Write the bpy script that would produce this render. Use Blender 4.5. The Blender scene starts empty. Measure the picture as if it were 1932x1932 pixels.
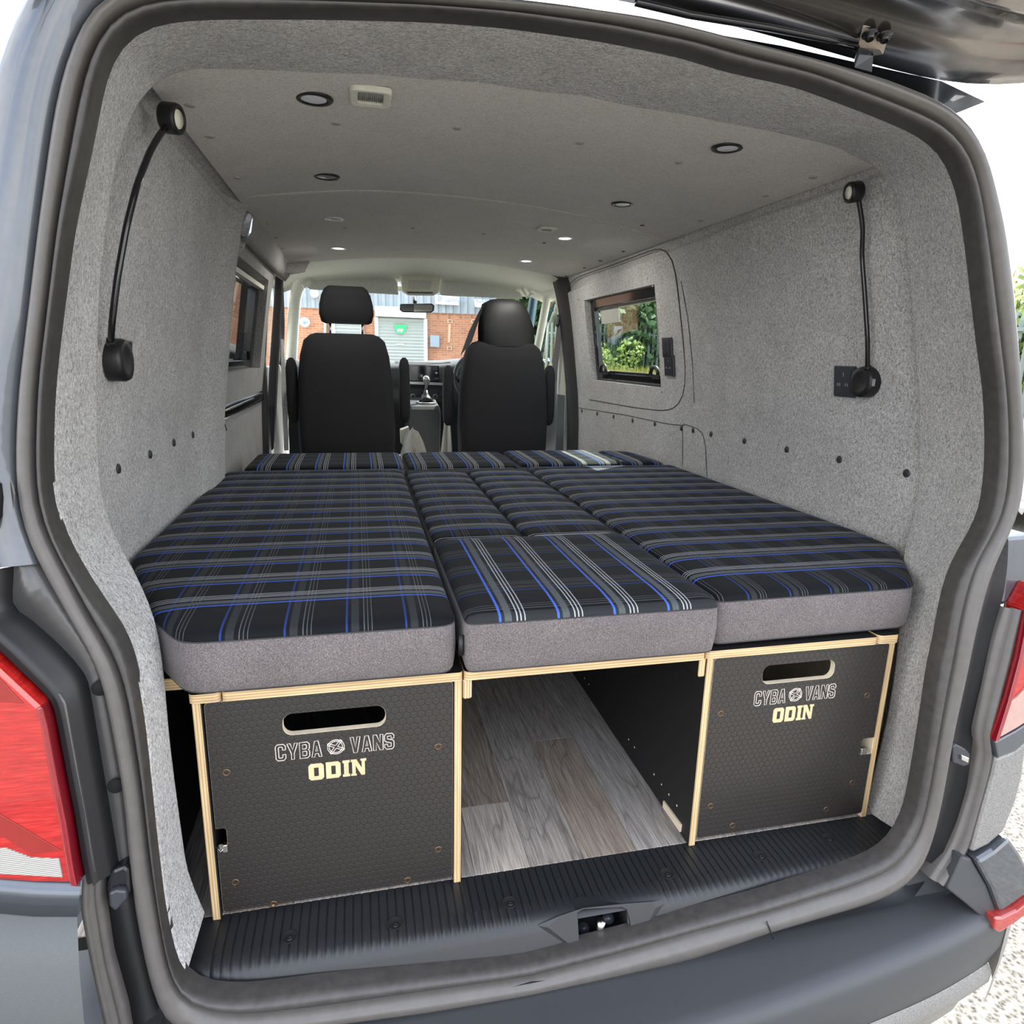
import bpy, bmesh, math, random
from mathutils import Vector, Matrix
random.seed(7)
S = bpy.context.scene
COL = S.collection
PI = math.pi
# ------------------------------------------------------------------ camera, sky, sun, exposure
CP = Vector((-0.413, -1.0847, 1.0141)); YAW, PIT, ROL, FPX = .2312, -.2325, .0239, 1238.9
_f = Vector((math.sin(YAW)*math.cos(PIT), math.cos(YAW)*math.cos(PIT), math.sin(PIT)))
_r = Vector((math.cos(YAW), -math.sin(YAW), 0)); _u = _r.cross(_f)
CR = math.cos(ROL)*_r + math.sin(ROL)*_u; CU = -math.sin(ROL)*_r + math.cos(ROL)*_u; CF = _f
cam = bpy.data.cameras.new('camera'); camo = bpy.data.objects.new('camera', cam); COL.objects.link(camo)
cam.sensor_width = 36; cam.sensor_fit = 'HORIZONTAL'; cam.lens = 36*FPX/1932; cam.clip_start = .02; cam.clip_end = 400
camo.matrix_world = Matrix.Translation(CP) @ Matrix((CR, CU, -CF)).transposed().to_4x4()
S.camera = camo
S.view_settings.view_transform = 'Standard'; S.view_settings.look = 'None'
S.view_settings.gamma = 1; S.view_settings.use_curve_mapping = False
S.view_settings.exposure = 2.3
S.cycles.use_denoising = True
S.cycles.max_bounces = 10; S.cycles.diffuse_bounces = 6; S.cycles.transparent_max_bounces = 12
S.cycles.caustics_reflective = False; S.cycles.caustics_refractive = False
S.cycles.sample_clamp_indirect = 6
W = bpy.data.worlds.new('sky'); S.world = W; W.use_nodes = True
wn, wl = W.node_tree.nodes, W.node_tree.links
wn.clear()
wo = wn.new('ShaderNodeOutputWorld'); wb = wn.new('ShaderNodeBackground'); wl.new(wb.outputs[0], wo.inputs[0])
wt = wn.new('ShaderNodeTexCoord'); wm = wn.new('ShaderNodeMapping'); wm.inputs['Scale'].default_value = (1, 1, 2.6)
wz = wn.new('ShaderNodeTexNoise'); wz.inputs['Scale'].default_value = 2.1; wz.inputs['Detail'].default_value = 7; wz.inputs['Roughness'].default_value = .62; wz.inputs['Distortion'].default_value = .5
wr = wn.new('ShaderNodeValToRGB'); wr.color_ramp.elements[0].position = .40; wr.color_ramp.elements[1].position = .68
wg = wn.new('ShaderNodeSeparateXYZ'); wh = wn.new('ShaderNodeValToRGB')
e = wh.color_ramp.elements; e[0].position = 0; e[0].color = (.66, .70, .76, 1); e[1].position = .7; e[1].color = (.32, .42, .64, 1)
wx = wn.new('ShaderNodeMix'); wx.data_type = 'RGBA'; wx.inputs[7].default_value = (.96, .92, .86, 1)
wl.new(wt.outputs['Generated'], wm.inputs[0]); wl.new(wm.outputs[0], wz.inputs[0]); wl.new(wz.outputs[0], wr.inputs[0])
wl.new(wt.outputs['Generated'], wg.inputs[0]); wl.new(wg.outputs[2], wh.inputs[0]); wl.new(wh.outputs[0], wx.inputs[6])
wl.new(wr.outputs[0], wx.inputs[0]); wl.new(wx.outputs[2], wb.inputs[0]); wb.inputs[1].default_value = 1.1
sl = bpy.data.lights.new('sun', 'SUN'); sl.energy = 3.0; sl.angle = .009; sl.color = (1, .95, .86)
so = bpy.data.objects.new('sun', sl); COL.objects.link(so)
so.rotation_euler = Vector((.58, .54, 1)).to_track_quat('Z', 'Y').to_euler(); so.location = (6, 6, 10)

# ------------------------------------------------------------------ measuring: the ray of a photo point met with a real plane
def ray(px, py): return CF + CR*((px-966)/FPX) - CU*((py-966)/FPX)
def at(px, py, x=None, y=None, z=None):
    d = ray(px, py)
    t = (x-CP.x)/d.x if x is not None else (y-CP.y)/d.y if y is not None else (z-CP.z)/d.z
    return CP + d*t
def atP(px, py, a=-.15, b=.11):          # the tilted plane of the rear opening  y = a + b z
    d = ray(px, py); return CP + d*((a+b*CP.z-CP.y)/(d.y-b*d.z))
_W = [(-.2, .93), (0, .925), (.6, .912), (.8, .897), (.92, .88), (1.12, .853), (1.3, .824), (1.45, .79), (1.52, .757), (1.7, .72)]
def wx_(z, s):
    for (a, b), (c, d) in zip(_W, _W[1:]):
        if z <= c:
            v = b+(d-b)*(z-a)/(c-a); break
    else: v = .72
    return -v if s < 0 else v+.025
def atW(px, py, s, off=0):               # side wall
    z = 1.
    for _ in range(30): p = at(px, py, x=wx_(z, s)-s*off); z = z*.5+p.z*.5
    return p
def ceil_z(x): return 1.53-.05*((x-.02)/.78)**2
def atC(px, py, off=0):
    x = 0
    for _ in range(30): p = at(px, py, z=ceil_z(x)-off); x = p.x
    return p

# ------------------------------------------------------------------ materials
MATS = {}
class N:
    def __init__(s, name):
        s.m = bpy.data.materials.new(name); s.m.use_nodes = True; s.n = s.m.node_tree.nodes; s.l = s.m.node_tree.links
        s.b = s.n['Principled BSDF']; MATS[name] = s.m
    def new(s, t, **k):
        n = s.n.new('ShaderNode'+t)
        for a, v in k.items():
            if a in ('data_type', 'operation', 'blend_type', 'wave_type', 'bands_direction', 'feature', 'interpolation', 'noise_dimensions', 'distance'): setattr(n, a, v)
            else: n.inputs[a.replace('_', ' ')].default_value = v
        return n
    def link(s, a, b): s.l.new(a, b)
    def math(s, op, a, b=None, c=None):
        n = s.n.new('ShaderNodeMath'); n.operation = op
        for i, v in enumerate((a, b, c)):
            if v is None: continue
            if isinstance(v, (int, float)): n.inputs[i].default_value = v
            else: s.l.new(v, n.inputs[i])
        return n.outputs[0]
    def ramp(s, fac, stops, interp='LINEAR'):
        n = s.n.new('ShaderNodeValToRGB'); r = n.color_ramp; r.interpolation = interp
        while len(r.elements) < len(stops): r.elements.new(.5)
        for e, (p, c) in zip(r.elements, stops): e.position = p; e.color = (*c, 1) if len(c) == 3 else c
        s.l.new(fac, n.inputs[0]); return n.outputs[0]
    def mix(s, fac, a, b, mode='MIX'):
        n = s.n.new('ShaderNodeMix'); n.data_type = 'RGBA'; n.blend_type = mode
        for i, v in ((0, fac), (6, a), (7, b)):
            if isinstance(v, (int, float)): n.inputs[i].default_value = v
            elif isinstance(v, tuple): n.inputs[i].default_value = (*v, 1)
            else: s.l.new(v, n.inputs[i])
        return n.outputs[2]
    def obj(s): return s.n.new('ShaderNodeTexCoord').outputs['Object']
    def pos(s): return s.n.new('ShaderNodeNewGeometry').outputs['Position']
    def mapping(s, v, sc=(1, 1, 1), loc=(0, 0, 0), rot=(0, 0, 0)):
        n = s.n.new('ShaderNodeMapping'); n.inputs['Scale'].default_value = sc; n.inputs['Location'].default_value = loc; n.inputs['Rotation'].default_value = rot
        s.l.new(v, n.inputs[0]); return n.outputs[0]
    def noise(s, v, scale, detail=3, rough=.55, dist=0):
        n = s.n.new('ShaderNodeTexNoise'); n.inputs['Scale'].default_value = scale; n.inputs['Detail'].default_value = detail
        n.inputs['Roughness'].default_value = rough; n.inputs['Distortion'].default_value = dist; s.l.new(v, n.inputs[0]); return n.outputs[0]
    def bump(s, h, st=.3, d=.002):
        n = s.n.new('ShaderNodeBump'); n.inputs['Strength'].default_value = st; n.inputs['Distance'].default_value = d
        s.l.new(h, n.inputs['Height']); s.l.new(n.outputs[0], s.b.inputs['Normal'])
    def col(s, c):
        if isinstance(c, tuple): s.b.inputs['Base Color'].default_value = (*c, 1)
        else: s.l.new(c, s.b.inputs['Base Color'])
        return s
    def set(s, **k):
        for a, v in k.items(): s.b.inputs[a.replace('_', ' ')].default_value = v
        return s
def plain(name, c, rough=.5, metal=0, var=.06, bump=0, sc=60, **k):
    n = N(name); v = n.obj(); nz = n.noise(v, sc, 3)
    lo = tuple(x*(1-var) for x in c); hi = tuple(min(1, x*(1+var)) for x in c)
    n.col(n.ramp(nz, [(.3, lo), (.7, hi)])); n.set(Roughness=rough, Metallic=metal, **k)
    if bump: n.bump(nz, bump, .001)
    return n.m
def felt(name, lo, mid, hi, sc=330, mott=.12):
    n = N(name); v = n.pos()
    a = n.noise(n.mapping(v, (1, 1, .55)), sc, 2, .6, 1.2)
    b = n.noise(n.mapping(v, (.5, 1.1, 1), rot=(.5, .3, .8)), sc*.8, 2, .6, 1.5)
    f = n.math('ADD', n.math('MULTIPLY', a, .5), n.math('MULTIPLY', b, .5))
    c = n.ramp(f, [(.36, lo), (.48, mid), (.60, hi)])
    m = n.ramp(n.noise(v, 9, 3), [(.3, (1-mott,)*3), (.7, (1+mott*.3,)*3)])
    n.col(n.mix(1, c, m, 'MULTIPLY')); n.set(Roughness=.96, Sheen_Weight=.15, Sheen_Roughness=.6); n.b.inputs['Specular IOR Level'].default_value = .1
    n.bump(f, .7, .004); return n.m
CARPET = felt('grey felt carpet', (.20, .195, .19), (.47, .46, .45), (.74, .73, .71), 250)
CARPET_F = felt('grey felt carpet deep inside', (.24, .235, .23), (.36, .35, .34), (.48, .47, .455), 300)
CEILF = felt('pale felt headlining', (.50, .47, .43), (.72, .69, .64), (.84, .81, .76), 330, .05)
RUBBER = plain('black rubber seal', (.050, .046, .043), .42, var=.2)
PAINT = plain('grey metallic paint', (.075, .085, .10), .32, .55, Coat_Weight=1., Coat_Roughness=.04)
PAINT_IN = plain('dark jamb paint', (.07, .068, .066), .38, .25, Coat_Weight=.4)
GLOSS = plain('glossy dark gate paint', (.30, .275, .25), .20, .9, Coat_Weight=1., Coat_Roughness=.02)
PLASTIC = plain('black textured plastic', (.018, .019, .021), .42, bump=.15, sc=900, var=.2)
PLASTIC2 = plain('black bumper plastic', (.045, .048, .052), .5, bump=.12, sc=700, var=.1)
BLACK = plain('matt black plastic', (.010, .010, .011), .45)
BLACKG = plain('gloss black plastic', (.012, .012, .014), .12)
HOLESHADE = plain('painted hole shade', (.003, .003, .003), .9)  # near-black colour stands in for the shade inside holes
PHEN = plain('black phenolic face', (.010, .010, .0105), .55)
SEATF = plain('black seat fabric', (.012, .012, .014), .95, bump=.3, sc=500)
CREAM = plain('cream plastic trim', (.80, .79, .68), .7)
CREAM2 = plain('pale grey visor', (.62, .64, .59), .75)
METAL = plain('bright steel', (.62, .62, .60), .25, 1.)
BRASS = plain('bronze screw', (.18, .11, .06), .4, .8)
WHITEP = plain('white diffuser', (.80, .80, .84), .35)
LENS = plain('cream lamp lens', (.85, .83, .68), .2)
SOCK = plain('anthracite socket plate', (.035, .038, .046), .35)
SLOT = plain('pale slot edge', (.30, .30, .32), .4)
DASH = plain('slate dashboard', (.045, .05, .055), .5)
DASHG = plain('silver dash trim', (.42, .43, .43), .3, .6)
SCREENM = plain('dark display glass', (.008, .010, .02), .08)
CLOTH = plain('crumpled white cloth', (.68, .66, .60), .9, bump=.4, sc=40)
GREYP = plain('grey door card', (.16, .17, .175), .6)
TEAL = plain('teal door frame', (.015, .09, .14), .4)
MIRR = plain('mirror glass', (.5, .52, .48), .05, 1.)
SEAM = plain('dark carpet seam', (.045, .045, .047), .95)
CAPD = plain('dark grey cap', (.03, .032, .036), .5)
CAPC = plain('felt covered button', (.42, .40, .36), .9)
def glass(name, tint, gl=.06):
    n = N(name); n.n.remove(n.b); o = n.n['Material Output']
    t = n.n.new('ShaderNodeBsdfTransparent'); t.inputs[0].default_value = (*tint, 1)
    g = n.n.new('ShaderNodeBsdfGlossy'); g.inputs['Roughness'].default_value = .01
    lw = n.n.new('ShaderNodeLayerWeight'); lw.inputs[0].default_value = .5
    m = n.n.new('ShaderNodeMixShader'); n.link(n.math('ADD', n.math('MULTIPLY', n.math('POWER', lw.outputs['Facing'], 4), .6), .04), m.inputs[0]); n.link(t.outputs[0], m.inputs[1]); n.link(g.outputs[0], m.inputs[2]); n.link(m.outputs[0], o.inputs[0]); return n.m
GLASS = glass('clear window glass', (.86, .92, .88)); TINT = glass('tinted window glass', (.30, .33, .34)); WSG = glass('windscreen glass', (.93, .97, .94))
def plyedge(name, axis):                  # thin layers stacked along one axis
    n = N(name); v = n.obj(); s = n.new('SeparateXYZ'); n.link(v, s.inputs[0])
    w = n.noise(n.mapping(v, tuple(.6 if i != axis else 0 for i in range(3))), 6, 2)
    k = n.math('ADD', s.outputs[axis], n.math('MULTIPLY', w, .0012))
    f = n.math('FRACT', n.math('MULTIPLY', k, 1/.0052))
    c = n.ramp(f, [(0, (.36, .22, .10)), (.16, (.62, .43, .22)), (.55, (.72, .54, .31)), (.85, (.60, .42, .21)), (1, (.36, .22, .10))])
    g = n.ramp(n.noise(n.mapping(v, tuple(120 if i == axis else 9 for i in range(3))), 1, 3), [(.35, (.82,)*3), (.65, (1.08,)*3)])
    n.col(n.mix(1, c, g, 'MULTIPLY')); n.set(Roughness=.6); return n.m
PLYX, PLYY, PLYZ = plyedge('birch ply edge upright', 0), plyedge('birch ply edge facing', 1), plyedge('birch ply edge board', 2)
PLYP = plain('pale cut ply', (.72, .62, .46), .6, var=.12, sc=25)
ENGR = plain('engraved ply line', (.70, .62, .55), .6)
ODINM = plain('engraved ply letter', (.66, .50, .28), .6, var=.1)
def hexmat():
    n = N('hexagon grip phenolic ply'); v = n.obj(); s = n.new('SeparateXYZ'); n.link(v, s.inputs[0]); P = .0135
    X = n.math('DIVIDE', s.outputs[0], P); Z = n.math('DIVIDE', s.outputs[2], P); R3 = math.sqrt(3)
    def cell(ox, oz):
        a = n.math('SUBTRACT', n.math('FLOORED_MODULO', n.math('SUBTRACT', X, ox), 1), .5)
        b = n.math('SUBTRACT', n.math('FLOORED_MODULO', n.math('SUBTRACT', Z, oz), R3), R3/2)
        return a, b, n.math('ADD', n.math('MULTIPLY', a, a), n.math('MULTIPLY', b, b))
    a1, b1, d1 = cell(0, 0); a2, b2, d2 = cell(.5, R3/2); sel = n.math('LESS_THAN', d1, d2)
    def pick(p, q): return n.math('ADD', n.math('MULTIPLY', p, sel), n.math('MULTIPLY', q, n.math('SUBTRACT', 1, sel)))
    A = n.math('ABSOLUTE', pick(a1, a2)); B = n.math('ABSOLUTE', pick(b1, b2))
    h = n.math('MAXIMUM', A, n.math('ADD', n.math('MULTIPLY', A, .5), n.math('MULTIPLY', B, R3/2)))
    r = n.ramp(h, [(.405, (0, 0, 0)), (.46, (1, 1, 1))])
    n.col(n.mix(r, (.026, .022, .019), (.008, .0075, .007)))
    n.link(n.math('ADD', .36, n.math('MULTIPLY', r, .25)), n.b.inputs['Roughness'])
    bn = n.new('Bump', Strength=.5, Distance=.0006); bn.invert = True; n.link(r, bn.inputs['Height']); n.link(bn.outputs[0], n.b.inputs['Normal'])
    n.b.inputs['Specular IOR Level'].default_value = .6; return n.m
HEXM = hexmat()
def plaid(name, main, ph, sph, pm=.1157, ps=.099, k=1.):
    """woven check: strong stripes repeat along axis `main`, faint ones across"""
    n = N(name); v = n.pos(); s = n.new('SeparateXYZ'); n.link(v, s.inputs[0])
    o = 1-main
    bk, BL, GR, WH = (.0065, .0075, .009), (.06, .135, .58), (.088, .098, .104), (.40, .41, .43)
    f = n.math('FRACT', n.math('DIVIDE', n.math('SUBTRACT', s.outputs[main], ph), pm))
    g = n.math('FRACT', n.math('DIVIDE', n.math('SUBTRACT', s.outputs[o], sph), ps))
    D = (.016, .018, .021)
    st = [(0, BL), (.042, bk), (.06, D), (.095, GR), (.215, D), (.25, bk), (.295, WH), (.317, bk), (.362, WH), (.384, bk), (.43, WH), (.452, bk)]
    q = lambda c_, w: tuple(x*w for x in c_)
    st2 = [(0, q(BL, .30)), (.035, bk), (.09, q(GR, .30)), (.22, bk), (.30, q(WH, .26)), (.313, bk), (.365, q(WH, .26)), (.378, bk), (.43, q(WH, .26)), (.443, bk)]
    cut = n.math('GREATER_THAN', s.outputs[main], ph-.002)
    c = n.mix(cut, bk, n.ramp(f, st, 'CONSTANT'))
    d = n.ramp(g, st2, 'CONSTANT')
    w = n.ramp(n.noise(v, 900, 2), [(.3, (.8,)*3), (.7, (1.2,)*3)])
    n.col(n.mix(1, n.mix(1, c, d, 'LIGHTEN'), w, 'MULTIPLY')); n.set(Roughness=.8, Sheen_Weight=.03)
    n.b.inputs['Specular IOR Level'].default_value = .12; return n.m
def weave():
    n = N('grey brown woven cushion side'); v = n.pos()
    a = n.noise(n.mapping(v, (1, 1, 1), rot=(0, .6, .6)), 520, 2, .6, .8); b = n.noise(v, 14, 3)
    c = n.ramp(a, [(.35, (.08, .070, .068)), (.5, (.135, .119, .115)), (.65, (.215, .193, .186))])
    n.col(n.mix(1, c, n.ramp(b, [(.3, (.88, .86, .88)), (.7, (1.05, 1.03, 1.05))]), 'MULTIPLY')); n.set(Roughness=.95, Sheen_Weight=.1); n.bump(a, .3, .001); return n.m
WEAVE = weave()
def plank(name, lo, hi, seed):
    n = N(name); v = n.obj()
    w = n.noise(n.mapping(v, (5.5, .9, 1), (seed*1.7, seed, 0)), 1.6, 2, .5, .4)
    rg = n.math('FRACT', n.math('MULTIPLY', w, 11))
    line = n.ramp(rg, [(0, (0, 0, 0)), (.42, (.15,)*3), (.5, (1, 1, 1)), (.62, (.1,)*3), (1, (0, 0, 0))])
    g = n.noise(n.mapping(v, (150, 5, 1), (seed, seed*3, 0)), 2, 5, .7)
    base = n.ramp(g, [(.32, lo), (.68, hi)])
    n.col(n.mix(n.math('MULTIPLY', line, .42), base, tuple(x*.35 for x in lo)))
    n.set(Roughness=.58); n.bump(g, .2, .0006); return n.m
PLANKM = [plank('grey oak vinyl light', (.22, .185, .15), (.64, .57, .49), 1.3), plank('grey oak vinyl mid', (.16, .135, .115), (.48, .43, .38), 4.1),
          plank('grey oak vinyl brown', (.14, .11, .085), (.43, .36, .29), 7.7), plank('grey oak vinyl cool', (.17, .155, .14), (.50, .46, .42), 2.2)]
def redlens():
    n = N('red lamp lens'); v = n.obj(); a = n.noise(n.mapping(v, (30, 30, 260)), 1, 3)
    n.col(n.ramp(a, [(.3, (.30, .006, .006)), (.6, (.46, .012, .010)), (.8, (.55, .04, .03))])); n.set(Roughness=.12, Coat_Weight=1.); n.bump(a, .25, .002); return n.m
RED = redlens(); DRED = plain('deep red lens edge', (.22, .004, .012), .1, Coat_Weight=1.)
DRED2 = plain('darker red chamber', (.26, .022, .018), .25)
def ribbed():
    n = N('ribbed clear lens'); v = n.obj(); w = n.new('TexWave', bands_direction='Z', Scale=110., Distortion=1.); n.link(v, w.inputs[0])
    n.col(n.ramp(w.outputs[1], [(0, (.25, .24, .21)), (1, (.5, .48, .44))])); n.set(Roughness=.15); n.bump(w.outputs[1], .5, .002); return n.m
RIBC = ribbed()
def ground():
    n = N('rough asphalt'); v = n.pos()
    a = n.new('TexVoronoi', Scale=70.); n.link(v, a.inputs[0]); b = n.noise(v, 130, 4, .7); c = n.noise(v, .5, 3)
    f = n.math('ADD', n.math('MULTIPLY', a.outputs[0], .6), n.math('MULTIPLY', b, .6))
    k = n.ramp(f, [(.34, (.03, .028, .025)), (.46, (.10, .093, .082)), (.60, (.17, .16, .14)), (.75, (.25, .24, .21))])
    n.col(n.mix(1, k, n.ramp(c, [(.3, (.9,)*3), (.7, (1.05,)*3)]), 'MULTIPLY')); n.set(Roughness=.9); n.bump(f, .8, .01); return n.m
GROUND = ground()
def brickm():
    n = N('red brick wall'); v = n.obj(); r = n.mapping(v, (1, 1, 1), rot=(PI/2, 0, 0)); b = n.new('TexBrick', Scale=1.)
    b.inputs['Brick Width'].default_value = .24; b.inputs['Row Height'].default_value = .08; b.inputs['Mortar Size'].default_value = .008
    b.inputs['Color1'].default_value = (.42, .17, .09, 1); b.inputs['Color2'].default_value = (.52, .24, .13, 1); b.inputs['Mortar'].default_value = (.48, .36, .27, 1)
    n.link(r, b.inputs[0]); z = n.ramp(n.noise(v, .6, 4), [(.3, (.78, .74, .72)), (.7, (1.1, 1.1, 1.1))])
    n.col(n.mix(1, b.outputs[0], z, 'MULTIPLY')); n.set(Roughness=.9); return n.m
BRICK = brickm(); CLAD = plain('blue grey cladding', (.30, .34, .37), .5, var=.08, sc=2); SHUT = plain('galvanised shutter slat', (.42, .46, .44), .45, .2)
HEADB = plain('pale blue fascia', (.58, .70, .76), .5); SIGNW = plain('white sign face', (.80, .86, .88), .5); SIGNT = plain('slate sign print', (.25, .33, .42), .6)
GREEN = plain('green sign', (.03, .52, .17), .5); VENTM = plain('terracotta vent', (.25, .13, .08), .8); CREAMS = plain('cream disc', (.78, .74, .60), .5)
FENCEM = plain('grey green palisade', (.17, .22, .20), .5, .2)
LEAF = [plain('tree leaf '+k, c, .6, var=.35, sc=3, Transmission_Weight=0.) for k, c in (('deep', (.045, .095, .022)), ('mid', (.10, .17, .035)), ('bright', (.26, .34, .07)))]
GRASSM = plain('dry yellow grass', (.36, .34, .09), .9, var=.25, sc=8); BARK = plain('tree bark', (.10, .08, .06), .9)
CARP = plain('silver car paint', (.55, .57, .60), .25, .7, Coat_Weight=1.); TYRE = plain('car tyre', (.015, .015, .015), .8)

# ------------------------------------------------------------------ mesh building
class MB:
    def __init__(s): s.v = []; s.f = []; s.m = []; s.sm = []
    def add(s, vs, fs, mi=0, smooth=False):
        o = len(s.v); s.v += [tuple(v) for v in vs]; s.f += [tuple(i+o for i in f) for f in fs]
        s.m += ([mi]*len(fs) if isinstance(mi, int) else list(mi)); s.sm += [smooth]*len(fs); return s
    def box(s, a, b, mi=0):
        (x0, y0, z0), (x1, y1, z1) = a, b
        if x0 > x1: x0, x1 = x1, x0
        if y0 > y1: y0, y1 = y1, y0
        if z0 > z1: z0, z1 = z1, z0
        v = [(x, y, z) for z in (z0, z1) for y in (y0, y1) for x in (x0, x1)]
        # faces: -z +z -y +y -x +x
        return s.add(v, [(0, 2, 3, 1), (4, 5, 7, 6), (0, 1, 5, 4), (2, 6, 7, 3), (0, 4, 6, 2), (1, 3, 7, 5)], mi)
    def tube(s, pts, r, n=8, mi=0, cap=True, closed=False):
        pts = [Vector(p) for p in pts]; k = len(pts); rs = r if isinstance(r, (list, tuple)) else [r]*k
        vs = []; up = None
        for i, p in enumerate(pts):
            a = pts[i-1] if (i or closed) else p; b = pts[(i+1) % k] if (i < k-1 or closed) else p
            t = (b-a).normalized() if (b-a).length > 1e-9 else Vector((0, 0, 1))
            if up is None: up = t.orthogonal().normalized()
            up = (up-t*up.dot(t)); up = up.normalized() if up.length > 1e-6 else t.orthogonal().normalized()
            w = t.cross(up)
            for j in range(n):
                q = 2*PI*j/n; vs.append(p+(up*math.cos(q)+w*math.sin(q))*rs[i])
        fs = [(i*n+j, i*n+(j+1) % n, ((i+1) % k)*n+(j+1) % n, ((i+1) % k)*n+j) for i in range(k if closed else k-1) for j in range(n)]
        if cap and not closed: fs += [tuple(range(n-1, -1, -1)), tuple((k-1)*n+j for j in range(n))]
        return s.add(vs, fs, mi, True)
    def disc(s, c, nrm, r, h=.002, n=20, mi=0, prof=None):
        """short turned body standing on c along nrm; prof = [(radius factor, height)]"""
        c = Vector(c); nrm = Vector(nrm).normalized(); a = nrm.orthogonal().normalized(); b = nrm.cross(a)
        prof = prof or [(1, 0), (1, h*.7), (.9, h), (0, h)]
        vs = []; fs = []
        for (q, z) in prof:
            for j in range(n): t = 2*PI*j/n; vs.append(c+nrm*z+(a*math.cos(t)+b*math.sin(t))*r*q)
        for i in range(len(prof)-1):
            for j in range(n): fs.append((i*n+j, i*n+(j+1) % n, (i+1)*n+(j+1) % n, (i+1)*n+j))
        return s.add(vs, fs, mi, True)
    def loft(s, rows, mi=0, closed=False, smooth=True):
        n = len(rows[0]); vs = [p for r in rows for p in r]
        fs = [(i*n+j, i*n+(j+1) % n, (i+1)*n+(j+1) % n, (i+1)*n+j) for i in range(len(rows)-1) for j in range(n if closed else n-1)]
        return s.add(vs, fs, mi, smooth)
    def prism(s, poly, d, mi=0, smi=None):
        """polygon (3-D points) pushed by vector d"""
        n = len(poly); d = Vector(d); vs = [Vector(p) for p in poly]+[Vector(p)+d for p in poly]
        s.add(vs, [tuple(range(n)), tuple(range(2*n-1, n-1, -1))], mi)
        o = len(s.v)-2*n
        for i in range(n): s.f.append((o+i, o+n+i, o+n+(i+1) % n, o+(i+1) % n)); s.m.append(mi if smi is None else smi); s.sm.append(False)
        return s
    def build(s, name, mats, parent=None, bevel=0, seg=2, fix=True):
        me = bpy.data.meshes.new(name); o = Vector((0, 0, 0))
        if parent is not None: o = parent.matrix_world.translation.copy()
        elif s.v:
            lo = [min(v[i] for v in s.v) for i in range(3)]; hi = [max(v[i] for v in s.v) for i in range(3)]
            o = Vector(((lo[0]+hi[0])/2, (lo[1]+hi[1])/2, lo[2]))
        me.from_pydata([tuple(Vector(v)-o) for v in s.v], [], s.f)
        for m in (mats if isinstance(mats, (list, tuple)) else [mats]): me.materials.append(m)
        me.polygons.foreach_set('material_index', s.m); me.polygons.foreach_set('use_smooth', s.sm)
        if fix:
            bm = bmesh.new(); bm.from_mesh(me); bmesh.ops.recalc_face_normals(bm, faces=bm.faces); bm.to_mesh(me); bm.free()
        ob = bpy.data.objects.new(name, me); COL.objects.link(ob)
        if parent is not None: ob.parent = parent; ob.matrix_world = Matrix.Translation(o)
        else: ob.matrix_world = Matrix.Translation(o)
        if bevel:
            b = ob.modifiers.new('edge', 'BEVEL'); b.width = bevel; b.segments = seg; b.limit_method = 'ANGLE'; b.angle_limit = .6; b.harden_normals = False
        return ob
def tag(o, label=None, cat=None, group=None, kind=None):
    for k, v in (('label', label), ('category', cat), ('group', group), ('kind', kind)):
        if v: o[k] = v
    return o
def thing(name, label, cat, loc, group=None):
    o = bpy.data.objects.new(name, None); COL.objects.link(o); o.matrix_world = Matrix.Translation(Vector(loc)); o.empty_display_size = .05
    return tag(o, label, cat, group)
def struct(name, mb, mats, parent=None, **k):
    o = mb.build(name, mats, parent, **k)
    if parent is None: o['kind'] = 'structure'
    return o
def resample(pts, n):
    pts = [Vector(p) for p in pts]; L = [0]
    for a, b in zip(pts, pts[1:]): L.append(L[-1]+(b-a).length)
    out = []; j = 0
    for i in range(n):
        t = L[-1]*i/(n-1)
        while j < len(L)-2 and L[j+1] < t: j += 1
        u = (t-L[j])/max(1e-9, L[j+1]-L[j]); out.append(pts[j].lerp(pts[j+1], min(1, u)))
    return out
def smooth(pts, k=1, closed=False):
    for _ in range(k):
        q = [pts[0]]
        for i in range(1, len(pts)-1): q.append((pts[i-1]+pts[i]*2+pts[i+1])/4)
        q.append(pts[-1]); pts = q
    return pts
def rrect(cx, cz, w, h, r, n=5):
    out = []
    for sx, sz, a0 in ((1, 1, 0), (-1, 1, PI/2), (-1, -1, PI), (1, -1, 1.5*PI)):
        for i in range(n): a = a0+PI/2*i/(n-1); out.append((cx+sx*(w/2-r)+r*math.cos(a), cz+sz*(h/2-r)+r*math.sin(a)))
    return out

# ================================================================== THE VAN SHELL (the room)
# rear opening outlines, measured in the photo and met with the tilted plane of the opening
A = [(1000,1815),(962,1822),(780,1844),(600,1866),(471,1884),(399,1884),(360,1872),(345,1862),(330,1830),(318,1780),(306,1720),(298,1650),(291,1592),(279.5,1476),(268,1371),(256,1301),(240,1231),(217,1185),(189,1150),(145,1082),(109,1017),(87,944),(84,890),(85,800),(89,720),(103,600),(125,430),(153,300),(167,233),(184,140),(199,96),(215,70),(240,45),(271,29.5),(317,21),(400,17),(600,18),(817,24),(962,36),(1143,62),(1300,94),(1377,120),(1522,152),(1667,207),(1757,246),(1804,286),(1833,362),(1848,471),(1866,634),(1881,745),(1884,830),(1882,900),(1871,973),(1852,1010),(1828,1050),(1808,1091),(1793,1152),(1780,1228),(1772,1254),(1754,1377),(1739,1467),(1725,1540),(1706,1582),(1680,1612),(1640,1633),(1594,1650),(1446,1697),(1300,1737),(1150,1778),(1000,1815)]
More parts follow.
